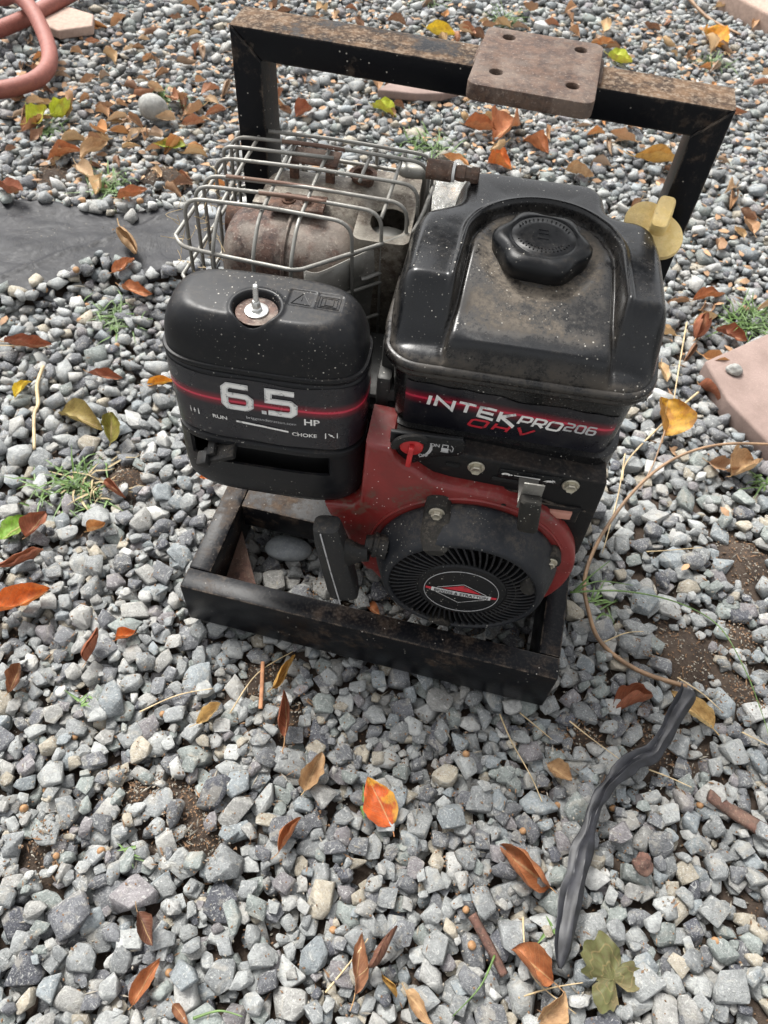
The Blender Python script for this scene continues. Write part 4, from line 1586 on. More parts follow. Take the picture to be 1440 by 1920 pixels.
for x, yf, yb in ((-.310, .147, .3530), (-.268, .1450, .3530), (-.2285, .1415, .3530), (-.181, .268, .3530), (-.1480, .2080, .3500)):
    zt_ = ZT - .0038
    back_b = .375
    if yf < .16:
        p = [(x - .001, yf, .37), (x, yf + .001, ZR1 + .006), (x + .0015, yf + .028, zt_), (x + .003, .25, zt_ + .001), (x + .006, yb - .018, zt_), (x + .006, yb, zt_ - .016), (x + .006, yb, back_b)]
    else:
        p = [(x, yf, zt_ - .004), (x + .002, yf + .02, zt_), (x + .006, yb - .018, zt_), (x + .006, yb, zt_ - .016), (x + .006, yb, back_b)]
    m = MB(); m.tube(arc_path(p, .014, 5), WR_, 9)
    m.build('cage_wire', M['wire'], cage, eng=True, sharp=None)
# verticals that close the right side
for x, y in ((-.112, .262), (-.1075, .305)):
    m = MB(); m.tube([(x, y, .36), (x - .001, y, .42), (x, y, ZR1)], WR_, 9)
    m.build('cage_wire', M['wire'], cage, eng=True, sharp=None)
# cobwebby grass fibres caught on the left corner
m = MB()
for i in range(34):
    b = Vector((-.345 + random.uniform(-.012, .02), random.uniform(.15, .26), random.choice((ZR1, ZR2, .50, .46)) + random.uniform(-.02, .02)))
    d1 = Vector((random.uniform(-1, 1), random.uniform(-1, 1), random.uniform(-.8, .8))) * .014
    d2 = Vector((random.uniform(-1, 1), random.uniform(-1, 1), random.uniform(-.8, .8))) * .014
    m.tube(smooth_path([b, b + d1, b + d1 + d2], 4), .00035, 4)
fb = m.build('snagged_fibres', M['straw'], cage, eng=True)
tag(fb, kind='stuff')

# ------------------------------------------------------------------ pipe stub behind the tank, yellow cap on the post
m = MB()
c0 = Vector((.2180, .330, .5245))
m.lathe(c0, (1, .03, .02), [(0, .0105), (.027, .0105), (.0272, .0085), (.029, .0085)], 26)
pipe = m.build('pipe_stub', M['rust'], eng)
m = MB(); m.lathe(c0 + Vector((.0275, .001, .0006)), (1, .03, .02), [(0, .0098), (.0030, .0096)], 26)
m.build('thread_tape', M['white_print'], pipe)
m = MB(); m.lathe(c0 + Vector((.0312, .001, .0007)), (1, .03, .02), [(0, .0075), (.004, .0088), (.010, .0086), (.011, .0072), (.016, .0072), (.0165, .0086), (.024, .0084), (.025, .006)], 8)
m.build('pipe_plug', M['rust'], pipe)

# yellow cap: three-lobed disc facing the viewer with a block handle
yn = Vector((-.12, -.62, .77)).normalized()          # disc axis, tipped up towards the viewer
yx = Vector((1, 0, 0)); yx = (yx - yn * yx.dot(yn)).normalized(); yy = yn.cross(yx)
yc = Vector((.4640, .320, .5100))
m = MB()
def ylobe(s_, h):
    ring = []
    for i in range(72):
        a = 2 * math.pi * i / 72
        r_ = (.0275 + .0065 * math.cos(2 * (a + .60))) * s_
        ring.append(yc + yx * r_ * math.cos(a) + yy * r_ * math.sin(a) + yn * h)
    return ring
m.loft([ylobe(.97, -.010), ylobe(1, -.0085), ylobe(1, -.002), ylobe(.985, 0), ylobe(.93, .0004)])
ycap = m.build('yellow_cap', M['yellow'], eng, sharp=50)
m = MB()
rings = []
hx_ = (yx * .10 + yy * 1.0).normalized(); hy_ = yn.cross(hx_)
for s_, h in ((1.05, -.001), (1.0, .004), (.98, .016), (.90, .020), (.75, .0212)):
    r2 = []
    for i in range(28):
        a = 2 * math.pi * i / 28
        ca, sa = np.sign(math.cos(a)) * abs(math.cos(a)) ** .45, np.sign(math.sin(a)) * abs(math.sin(a)) ** .45
        r2.append(yc + hx_ * (.0120 + .0175 * ca * s_) + hy_ * (-.0040 + .0092 * sa * s_) + yn * h)
    rings.append(r2)
m.loft(rings)
m.build('cap_grip', M['yellow'], ycap, sharp=40)
m = MB(); m.lathe(yc - yn * .0095, tuple(-yn), [(0, .021), (.03, .017), (.034, .012)], 24)
m.build('cap_neck', M['dark'], ycap)

# ================================================================== GROUND
GX0, GX1, GY0, GY1, GS = -2.7, 2.4, -1.0, 3.5, .004
GNX, GNY = int((GX1 - GX0) / GS), int((GY1 - GY0) / GS)


def soil_noise(x, y):
    return mnoise.noise((x * 3.1, y * 3.1, .3)) * .010 + mnoise.noise((x * 9, y * 9, 4.1)) * .004


SOILP = [(0.692, 0.142, .045), (0.122, -0.047, .03), (0.079, -0.235, .035), (0.118, -0.263, .03), (0.782, 0.331, .045), (0.655, -0.014, .035), (0.174, -0.091, .022),
         (0.773, 0.102, .035), (-0.062, -0.321, .022), (0.775, 0.192, .03), (0.022, -0.23, .02), (-0.203, 0.22, .03), (.10, .03, .0), (.56, -.02, .03), (-.5, 1.05, .05), (-.75, .99, .06)]
cg = 12
ax_ = np.arange(0, GNX + cg, cg)
ay_ = np.arange(0, GNY + cg, cg)
coarse = np.array([[soil_noise(GX0 + a * GS, GY0 + b * GS) for a in ax_] for b in ay_])
iy, ix = np.arange(GNY) / cg, np.arange(GNX) / cg
y0i, x0i = iy.astype(int), ix.astype(int)
fy, fx = (iy - y0i)[:, None], (ix - x0i)[None]
Hs = (coarse[y0i][:, x0i] * (1 - fy) * (1 - fx) + coarse[y0i + 1][:, x0i] * fy * (1 - fx) + coarse[y0i][:, x0i + 1] * (1 - fy) * fx + coarse[y0i + 1][:, x0i + 1] * fy * fx)
Hs = Hs - .036
gy, gx = np.mgrid[0:GNY, 0:GNX]
wx, wy = GX0 + gx * GS, GY0 + gy * GS
for sx_, sy_, sr in SOILP:
    if sr > 0:
        dd = ((wx - sx_) ** 2 + (wy - sy_) ** 2) / (sr * .8) ** 2
        Hs = Hs + .022 * np.exp(-dd * .8)
Hs = Hs.astype(np.float32)


def inpoly(px, py, poly):
    c = False
    n_ = len(poly)
    j = n_ - 1
    for i in range(n_):
        if (poly[i][1] > py) != (poly[j][1] > py) and px < (poly[j][0] - poly[i][0]) * (py - poly[i][1]) / (poly[j][1] - poly[i][1]) + poly[i][0]:
            c = not c
        j = i
    return c


def inpoly_np(px, py, poly):
    c = np.zeros(px.shape, bool)
    n_ = len(poly)
    j = n_ - 1
    for i in range(n_):
        dy = poly[j][1] - poly[i][1]
        if abs(dy) > 1e-9:
            c ^= ((poly[i][1] > py) != (poly[j][1] > py)) & (px < (poly[j][0] - poly[i][0]) * (py - poly[i][1]) / dy + poly[i][0])
        j = i
    return c


SHEET = [(-1.6, 0.62), (-1.2, .74), (-0.93, 0.79), (-0.768, 0.83), (-0.6, 0.86), (-0.505, 0.866), (-0.41, 0.925), (-0.32, 1.0), (-0.2, 0.95), (-0.16, 0.80), (-.22, .71), (-0.309, 0.724), (-0.367, 0.67), (-0.427, 0.673), (-0.485, 0.69), (-0.5, 0.627), (-0.55, 0.558), (-0.614, 0.544), (-0.718, 0.466), (-1.1, .30), (-1.6, .2)]
PAVER = [(0.716, 0.751), (0.86, 0.892), (1.06, 0.892), (1.20, 0.75), (1.20, 0.56), (1.06, .42), (0.87, .42), (0.722, 0.60)]
PAVER = [(0.716, 0.751), (0.85, 0.882), (1.05, 0.882), (1.19, 0.74), (1.19, .56), (1.02, .47), (0.858, 0.53), (0.757, 0.655)]
EDGING = [(0.776, 2.569), (0.93, 2.408), (1.50, 1.83), (1.66, 1.99), (.90, 2.78)]
WEDGE = [(-.60, -.80), (1.30, -.66), (1.55, .5), (2.1, 2.2), (2.0, 3.3), (-.6, 3.3), (-2.4, 2.4), (-1.55, 1.0), (-.95, 0.0)]

# stone prototypes: hulls of points scattered over flattened blocks
def proto(ncut, bev, seed):
    """a broken stone: a block cut by random planes"""
    rs = np.random.default_rng(seed)
    bm = bmesh.new()
    bmesh.ops.create_cube(bm, size=2)
    sk = rs.uniform(-.35, .35)
    for v in bm.verts:
        v.co = Vector((v.co.x * 1.0 + v.co.y * sk, v.co.y * rs.uniform(.72, 1.0), v.co.z * rs.uniform(.8, 1.0)))
    for _ in range(ncut):
        nn = Vector(rs.normal(size=3)); nn.z *= .75; nn.normalize()
        bmesh.ops.bisect_plane(bm, geom=bm.verts[:] + bm.edges[:] + bm.faces[:], plane_co=nn * rs.uniform(.66, 1.0), plane_no=nn, clear_outer=True)
    pts_ = [v.co.copy() for v in bm.verts]
    bm.free()
    bm = bmesh.new()
    for q_ in pts_: bm.verts.new(q_)
    bmesh.ops.remove_doubles(bm, verts=bm.verts[:], dist=.10)
    bmesh.ops.convex_hull(bm, input=bm.verts[:])
    bmesh.ops.delete(bm, geom=[v for v in bm.verts if not v.link_faces], context='VERTS')
    bmesh.ops.dissolve_limit(bm, angle_limit=math.radians(9), verts=bm.verts[:], edges=bm.edges[:])
    if bev:
        bmesh.ops.bevel(bm, geom=bm.edges[:], offset=.05, segments=1, affect='EDGES', profile=.5)
        for v in bm.verts:
            v.co += Vector(rs.normal(size=3)) * .012
    bmesh.ops.triangulate(bm, faces=bm.faces[:])
    bm.verts.index_update()
    V = np.array([v.co[:] for v in bm.verts])
    F = np.array([[v.index for v in f.verts] for f in bm.faces])
    bm.free()
    V -= (V.max(0) + V.min(0)) / 2
    return V, F


PN = [proto(int(8 + i % 7), True, i) for i in range(48)]
PF = [proto(int(7 + i % 4), False, 100 + i) for i in range(30)]

PAL = np.array([(.225, .235, .235), (.28, .29, .285), (.155, .16, .168), (.36, .37, .36), (.46, .46, .44), (.115, .118, .128), (.235, .26, .245), (.36, .32, .25), (.21, .195, .20), (.24, .265, .275), (.33, .325, .305), (.08, .083, .098)])
PW = np.array([17, 16, 11, 11, 4, 6, 10, 6, 6, 10, 12, 2.5]); PW = PW / PW.sum()

Hs[inpoly_np(wx, wy, SHEET)] = -.008
H = Hs.copy()
outV, outF, outC = [], [], []
vo = 0
MACH = [(-.004, .504, -.004, .036), (-.004, .035, .0, .395), (.465, .504, .0, .395), (.03, .47, .14, .395)]
wp = np.array(WEDGE)


def rand_in_wedge(n_):
    px = rng.uniform(wp[:, 0].min(), wp[:, 0].max(), n_)
    py = rng.uniform(wp[:, 1].min(), wp[:, 1].max(), n_)
    k_ = inpoly_np(px, py, WEDGE)
    return px[k_], py[k_]


def drop(px, py, a, b, c, yaw):
    """resting height of an ellipsoid-like stone on the height map; returns z and patch"""
    R_ = int(a / GS) + 1
    ci, cj = int((py - GY0) / GS), int((px - GX0) / GS)
    if ci - R_ < 0 or cj - R_ < 0 or ci + R_ + 1 >= GNY or cj + R_ + 1 >= GNX: return None
    oy, ox = OFF[R_]
    cs, sn_ = math.cos(yaw), math.sin(yaw)
    u = (ox * cs + oy * sn_) / a
    v = (-ox * sn_ + oy * cs) / b
    q = u * u + v * v
    inside = q < 1
    prof_ = c * np.sqrt(np.clip(1 - q ** 1.5, 0, 1))
    sl = H[ci - R_:ci + R_ + 1, cj - R_:cj + R_ + 1]
    s_ = (sl + prof_)[inside]
    k_ = int(len(s_) * .86)
    z = np.partition(s_, k_)[k_]
    return z, sl, prof_, inside


OFF = {}
for R_ in range(1, 30):
    yy_, xx_ = np.mgrid[-R_:R_ + 1, -R_:R_ + 1] * GS
    OFF[R_] = (yy_, xx_)

sheet_m = SHEET
NTOT = 84000
H[inpoly_np(wx, wy, SHEET)] = .001
def deep_in_sheet(x, y):
    return all(inpoly(x + a_, y + b_, SHEET) for a_, b_ in ((.03, 0), (-.03, 0), (0, .028), (0, -.028)))
px_, py_ = rand_in_wedge(NTOT * 5)
inS = inpoly_np(px_, py_, SHEET); inP = inpoly_np(px_, py_, PAVER) | inpoly_np(px_, py_, EDGING)
ok = ~((inS & (rng.random(len(px_)) > .30)) | inP)
px_, py_ = px_[ok], py_[ok]
inS2 = inS[ok]
gapn = 0
i_ = 0
placed = 0
stones = []
while placed < NTOT and i_ + 4 < len(px_):
    layer = placed / NTOT
    L1 = rng.choice([.0075, .0102, .0130, .0160, .0200], p=[.22, .30, .27, .16, .05]) * rng.uniform(.88, 1.14)
    if py_[i_] > .9: L1 *= .86
    if layer > .5 and rng.random() < .45: L1 *= .60
    best = None
    a, b, c = L1, L1 * rng.uniform(.54, .92), L1 * rng.uniform(.32, .56)
    yaw = rng.uniform(0, math.pi)
    for k_ in range(4):
        x, y = px_[i_ + k_], py_[i_ + k_]
        r_ = drop(x, y, a, b, c, yaw)
        if r_ is None: continue
        if best is None or (r_[0] < best[0][0] and not inS2[i_ + k_]): best = (r_, x, y)
    i_ += 4
    if best is None: continue
    (z, sl, prof_, inside), x, y = best
    # leave the bare patches fairly bare
    skip = False
    for sx_, sy_, sr in SOILP:
        if sr > 0 and (x - sx_) ** 2 + (y - sy_) ** 2 < (sr * .8) ** 2 and rng.random() < .80: skip = True
    nz_ = mnoise.noise((x * 5.5, y * 5.5, 8.8))
    if nz_ > .36 and z + c > -.008 and rng.random() < .6: skip = True
    onsheet = inpoly(x, y, SHEET)
    if onsheet and deep_in_sheet(x, y) and rng.random() < .985: skip = True
    if z + c > .007 and not onsheet: skip = True
    if onsheet and z > .012: skip = True
    placed += 1
    if skip: continue
    inm = [q for q in MACH if q[0] - a * .75 < x < q[1] + a * .75 and q[2] - a * .75 < y < q[3] + a * .75]
    if inm and z + c > -.001: z = -.001 - c
    # a large smooth stone and the berries rest on top elsewhere
    sl[inside] = np.maximum(sl[inside], (z + prof_ * .9)[inside])
    stones.append((x, y, z, a, b, c, yaw))

# stones that have rolled over the rim of the sheet
for _ in range(420):
    k_ = int(rng.integers(len(SHEET)))
    p0_, p1_ = SHEET[k_], SHEET[(k_ + 1) % len(SHEET)]
    s_ = rng.random()
    x, y = p0_[0] + (p1_[0] - p0_[0]) * s_ + rng.normal(0, .012), p0_[1] + (p1_[1] - p0_[1]) * s_ + rng.normal(0, .012)
    if x < -1.3: continue
    L1 = rng.uniform(.008, .016)
    a, b, c, yaw = L1, L1 * rng.uniform(.6, .9), L1 * rng.uniform(.35, .6), rng.uniform(0, 3.1)
    r_ = drop(x, y, a, b, c, yaw)
    if r_ is None or r_[0] > .014: continue
    z, sl, prof_, inside = r_
    sl[inside] = np.maximum(sl[inside], (z + prof_ * .9)[inside])
    stones.append((x, y, z, a, b, c, yaw))

for (x, y, z, a, b, c, yaw) in stones:
    near = (x - .33) ** 2 + (y + .0) ** 2 < .72 ** 2
    V, F = (PN[rng.integers(len(PN))] if near else PF[rng.integers(len(PF))])
    ext = (V.max(0) - V.min(0)) / 2
    P_ = V / ext * np.array([a, b, c]) * 1.06
    tx_, ty_ = rng.normal(0, .22), rng.normal(0, .22)
    cs, sn_ = math.cos(yaw), math.sin(yaw)
    P_[:, 2] += 0
    c1, s1 = math.cos(tx_), math.sin(tx_)
    P_ = np.stack([P_[:, 0], P_[:, 1] * c1 - P_[:, 2] * s1, P_[:, 1] * s1 + P_[:, 2] * c1], 1)
    c1, s1 = math.cos(ty_), math.sin(ty_)
    P_ = np.stack([P_[:, 0] * c1 + P_[:, 2] * s1, P_[:, 1], -P_[:, 0] * s1 + P_[:, 2] * c1], 1)
    P_ = np.stack([P_[:, 0] * cs - P_[:, 1] * sn_ + x, P_[:, 0] * sn_ + P_[:, 1] * cs + y, P_[:, 2] + z], 1)
    colr = PAL[rng.choice(len(PAL), p=PW)] * (rng.uniform(.80, 1.22) if near else rng.uniform(.72, 1.32))
    outV.append(P_); outF.append(F + vo); vo += len(P_)
    outC.append(np.tile(np.append(colr, 1.0), (len(P_), 1)))


def fast_mesh(name, V, F, C, mat):
    me = bpy.data.meshes.new(name)
    me.vertices.add(len(V)); me.vertices.foreach_set('co', V.astype(np.float32).ravel())
    me.loops.add(F.size); me.loops.foreach_set('vertex_index', F.astype(np.int32).ravel())
    me.polygons.add(len(F)); me.polygons.foreach_set('loop_start', np.arange(0, F.size, 3, dtype=np.int32))
    me.update(calc_edges=True)
    a_ = me.color_attributes.new('col', 'FLOAT_COLOR', 'POINT')
    a_.data.foreach_set('color', C.astype(np.float32).ravel())
    me.materials.append(mat)
    o = bpy.data.objects.new(name, me)
    COL.objects.link(o)
    return o


g = fast_mesh('gravel', np.concatenate(outV), np.concatenate(outF), np.concatenate(outC), M['gravel'])
tag(g, 'loose angular grey and blue grey gravel covering the ground', 'gravel', kind='stuff')
print('stones', len(stones), 'tris', sum(len(f) for f in outF))

# soil sheet under the stones, and the ground beyond
st = 5
sub = Hs[::st, ::st] - .002
ny_, nx_ = sub.shape
gyv, gxv = np.mgrid[0:ny_, 0:nx_]
V = np.stack([GX0 + gxv * GS * st, GY0 + gyv * GS * st, sub + rng.normal(0, .0012, sub.shape)], -1).reshape(-1, 3)
idx = (gyv[:-1, :-1] * nx_ + gxv[:-1, :-1]).ravel()
F = np.concatenate([np.stack([idx, idx + 1, idx + nx_ + 1], 1), np.stack([idx, idx + nx_ + 1, idx + nx_], 1)])
so = fast_mesh('ground', V, F, np.ones((len(V), 4)), M['soil'])
for p in so.data.polygons: p.use_smooth = True
tag(so, 'bare brown soil showing between the gravel stones', None, kind='structure')

t = NT('far_gravel')
vor = t.n('ShaderNodeTexVoronoi'); vor.inputs['Scale'].default_value = 38
t.t.links.new(t.tc.outputs['Object'], vor.inputs['Vector'])
n2 = t.noise(220, 5, .7)
s = t.n('ShaderNodeSeparateColor'); t.t.links.new(vor.outputs['Color'], s.inputs[0])
k = t.mix(s.outputs[0], (.14, .15, .155), (.36, .38, .38))
k = t.mix(t.ramp(vor.outputs['Distance'], .3, .75), k, (.05, .04, .03))
M['far'] = t.base(k, .9, 0, t.mul(vor.outputs['Distance'], -1.0), .9, .012)
fv = [(-40, -40, -.03), (40, -40, -.03), (40, 40, -.03), (-40, 40, -.03)]
ring_in = [(GX0 + .06, GY0 + .06, -.018), (GX1 - .06, GY0 + .06, -.018), (GX1 - .06, GY1 - .06, -.018), (GX0 + .06, GY1 - .06, -.018)]
fo = mk('yard', fv + ring_in, [(0, 1, 5, 4), (1, 2, 6, 5), (2, 3, 7, 6), (3, 0, 4, 7)], M['far'], None, False)
tag(fo, 'gravel yard running on beyond the loose stones', None, kind='structure')


def ground_z(x, y, r=.012, q=.9):
    ci, cj = int((y - GY0) / GS), int((x - GX0) / GS)
    R_ = max(1, int(r / GS))
    s_ = H[max(0, ci - R_):ci + R_ + 1, max(0, cj - R_):cj + R_ + 1]
    return float(np.quantile(s_, q)) if s_.size else 0.0


# ------------------------------------------------------------------ small litter between the stones
MBL = MB()
MBG = MB()
def crumbs(n_, cx, cy, sx_, sy_, smin_=.0008, smax=.0022):
    for _ in range(int(n_ * 1.6)):
        x, y = rng.normal(cx, sx_), rng.normal(cy, sy_)
        if inpoly(x, y, SHEET) and rng.random() < .9: continue
        if -.01 < x < .51 and -.01 < y < .04: continue
        z = ground_z(x, y, .004, .5)
        s_ = rng.uniform(smin_, smax)
        rt = Matrix.Rotation(rng.uniform(0, 6.28), 3, 'Z') @ Matrix.Rotation(rng.uniform(-.7, .7), 3, 'X')
        l_ = s_ * (rng.uniform(.8, 1.3) if rng.random() < .93 else rng.uniform(2, 5))
        P_ = [Vector((l_, 0, 0)), Vector((0, s_ * .7, 0)), Vector((-l_, 0, 0)), Vector((0, -s_ * .7, 0)), Vector((0, 0, s_ * .5)), Vector((0, 0, -s_ * .5))]
        (MBL if rng.random() < .6 else MBG).add([tuple(rt @ p + Vector((x, y, z + s_ * .3))) for p in P_], [(0, 1, 4), (1, 2, 4), (2, 3, 4), (3, 0, 4), (1, 0, 5), (2, 1, 5), (3, 2, 5), (0, 3, 5)])
for sx_, sy_, sr in SOILP:
    if sr > 0: crumbs(int(170 * (sr / .03)), sx_, sy_, sr * .9, sr * .9)
crumbs(5200, .3, -.12, .42, .22)
crumbs(2600, -.4, .6, .4, .4)
crumbs(3000, .1, 1.4, .7, .5, .0015, .004)
crumbs(600, .8, .4, .25, .35)
crumbs(300, .25, .09, .12, .03)
tag(MBG.build('grit', M['grit'], None, smooth=False), 'grey and tan stone grit between the larger stones', None, kind='stuff')
lit = MBL.build('litter', M['crumb'], None, smooth=False)
tag(lit, 'brown crumbs of soil bark and seed husks between the stones', None, kind='stuff')
# ------------------------------------------------------------------ stones apart from the gravel, pavers
def rock(name, x, y, z, h, mat, label, cat, group=None, seed=1, rough=.06, yaw=0.0):
    bm = bmesh.new()
    bmesh.ops.create_icosphere(bm, subdivisions=4, radius=1)
    rt = Matrix.Rotation(yaw, 3, 'Z')
    for v in bm.verts:
        p = v.co.copy()
        k_ = 1 + rough * 2 * mnoise.noise(p * 1.1 + Vector((seed * 3.3, 0, 0))) + rough * .4 * mnoise.noise(p * 5)
        v.co = rt @ Vector((p.x * h[0] * k_, p.y * h[1] * k_, p.z * h[2] * k_))
    m = MB(); m.bm(bm)
    o = m.build(name, mat, None, sharp=None)
    o.location = (x, y, z)
    return tag(o, label, cat, group)


rock('pebble', -.606, 1.26, .022, (.036, .031, .030), M['pebble'], 'round grey pebble bigger than the gravel, behind the green blotched leaf', 'pebble', seed=2)
rock('pebble', .096, .150, -.002, (.036, .022, .014), M['pebble_white'], 'flat smooth pale pebble inside the frame beside the red housing', 'pebble', seed=5, yaw=.2)
rock('pebble', -.33, .905, .012, (.026, .018, .012), M['pebble_white'], 'pale stone lying on the back edge of the black sheet', 'stone', seed=8, rough=.14)
rock('seed_cone', .639, -.166, .006, (.013, .012, .011), M['bark'], 'crumbly dark brown seed cone in the gravel right of the plastic strip', 'seed cone', seed=9, rough=.25)


def slab(name, poly, z0, z1, mat, label, cat, bev=.006, sub_=0):
    bm = bmesh.new()
    vs = [bm.verts.new((x, y, z0)) for x, y in poly]
    f = bm.faces.new(vs)
    r_ = bmesh.ops.extrude_face_region(bm, geom=[f])
    bmesh.ops.translate(bm, vec=(0, 0, z1 - z0), verts=[g_ for g_ in r_['geom'] if isinstance(g_, bmesh.types.BMVert)])
    bmesh.ops.recalc_face_normals(bm, faces=bm.faces[:])
    bmesh.ops.bevel(bm, geom=bm.edges[:], offset=bev, segments=3, affect='EDGES', profile=.6)
    m = MB(); m.bm(bm)
    o = m.build(name, mat, None, sharp=40)
    return tag(o, label, cat)


slab('paver', PAVER, -.03, .014, M['paver'], 'pinkish concrete paver at the right edge of the gravel', 'paver')
slab('edging_stone', EDGING, -.05, .035, M['edging'], 'pale pink concrete edging in the top right corner', 'edging', .01)
slab('stone_chip', [(-.12, 1.56), (-.02, 1.575), (.045, 1.60), (.085, 1.645), (.0, 1.655), (-.09, 1.635)], -.01, .012, M['paver'], 'flat reddish stone seen under the top beam', 'stone', .005)
slab('stone_chip', [(-1.10, 1.60), (-1.02, 1.57), (-.95, 1.63), (-.98, 1.70), (-1.07, 1.72)], -.01, .014, M['edging'], 'flat pinkish stone near the hose at the top left', 'stone', .005)
rock('pebble', .768, .735, .021, (.015, .012, .009), M['pebble'], 'small grey stone lying on the corner of the paver', 'stone', seed=12, rough=.16)

# brown wedge of board under the frame
m = MB()
bm = bmesh.new()
vs = [bm.verts.new(p) for p in ((.0325, .050, .018), (.0325, .135, .040), (.090, .045, .004), (.0325, .050, .008), (.0325, .135, .030), (.090, .045, -.006))]
for f in ((0, 1, 2), (3, 5, 4), (0, 3, 4, 1), (1, 4, 5, 2), (2, 5, 3, 0)): bm.faces.new([vs[i] for i in f])
m.bm(bm)
tag(m.build('board_scrap', M['bark'], None, smooth=False), 'brown wedge of old board inside the left end of the frame', 'wood scrap')

# ------------------------------------------------------------------ black plastic sheet
def smooth_poly(poly):
    p = smooth_path([(x, y, 0) for x, y in poly] + [(poly[0][0], poly[0][1], 0)], 10)
    return [(q.x + .010 * mnoise.noise((q.x * 14, q.y * 14, 6)), q.y + .010 * mnoise.noise((q.x * 14, q.y * 14, 9))) for q in p]


res = .0065
xs = np.arange(-1.62, -.12, res); ys = np.arange(.16, 1.04, res)
XX, YY = np.meshgrid(xs, ys)
ins = inpoly_np(XX, YY, smooth_poly(SHEET))
def sheet_h(x, y):
    h = .0035 + .006 * mnoise.noise((x * 5, y * 7, 0)) + .0055 * mnoise.noise((x * 9 + 3 * mnoise.noise((x * 4, y * 4, 1)), y * 22, 2.2))
    # a doubled-over fold that runs down to the left
    e_ = (y - .80) - (x + .47) * 1.35
    h += .007 / (1 + math.exp(-max(-60, min(60, e_ * -160)))) * 0 + .006 * math.exp(-(e_ / .012) ** 2) + .005 * (1 if e_ < 0 else 0)
    h += .0030 * abs(mnoise.noise((x * 20 + y * 14, y * 34 - x * 10, 5))) + .0012 * mnoise.noise((x * 60, y * 90, 5))
    return h * .8
vid = -np.ones(XX.shape, int)
vs = []
for i in range(XX.shape[0]):
    for j in range(XX.shape[1]):
        if ins[i, j] or (i and ins[i - 1, j]) or (j and ins[i, j - 1]) or (i and j and ins[i - 1, j - 1]):
            vid[i, j] = len(vs)
            e_in = 0 if ins[i, j] else -.006
            vs.append((XX[i, j] + .003 * mnoise.noise((XX[i, j] * 40, YY[i, j] * 40, 0)), YY[i, j], sheet_h(XX[i, j], YY[i, j]) + e_in))
SP = np.array(smooth_poly(SHEET))
bd = [k_ for k_, (i, j) in enumerate(zip(*np.nonzero(vid >= 0)))]
pos = np.array(vs)
cnt = np.zeros(len(vs))
for i in range(XX.shape[0] - 1):
    for j in range(XX.shape[1] - 1):
        if ins[i, j]:
            for q_ in (vid[i, j], vid[i, j + 1], vid[i + 1, j + 1], vid[i + 1, j]):
                if q_ >= 0: cnt[q_] += 1
rim_ = np.nonzero((cnt < 4) & (cnt > 0))[0]
seg_a, seg_b = SP[:-1], SP[1:]
for q_ in rim_:                      # pull the rim onto the outline
    p_ = pos[q_, :2]
    ab_ = seg_b - seg_a
    tt_ = np.clip(((p_ - seg_a) * ab_).sum(1) / ((ab_ ** 2).sum(1) + 1e-12), 0, 1)
    c_ = seg_a + ab_ * tt_[:, None]
    k_ = np.argmin(((c_ - p_) ** 2).sum(1))
    if ((c_[k_] - p_) ** 2).sum() < (.02) ** 2:
        pos[q_, :2] = c_[k_]
        pos[q_, 2] = -.004
vs = [tuple(p_) for p_ in pos]
fs = [(vid[i, j], vid[i, j + 1], vid[i + 1, j + 1], vid[i + 1, j]) for i in range(XX.shape[0] - 1) for j in range(XX.shape[1] - 1) if ins[i, j] and min(vid[i, j], vid[i, j + 1], vid[i + 1, j + 1], vid[i + 1, j]) >= 0]
sh = mk('plastic_sheet', vs, fs, M['sheet'], None, True)
tag(sh, 'wrinkled black plastic sheet lying over the gravel behind the wire cage', 'plastic sheet')
# raise the height map so that things rest on it
sm = inpoly_np(wx, wy, SHEET)
H[sm] = np.maximum(H[sm], .006)

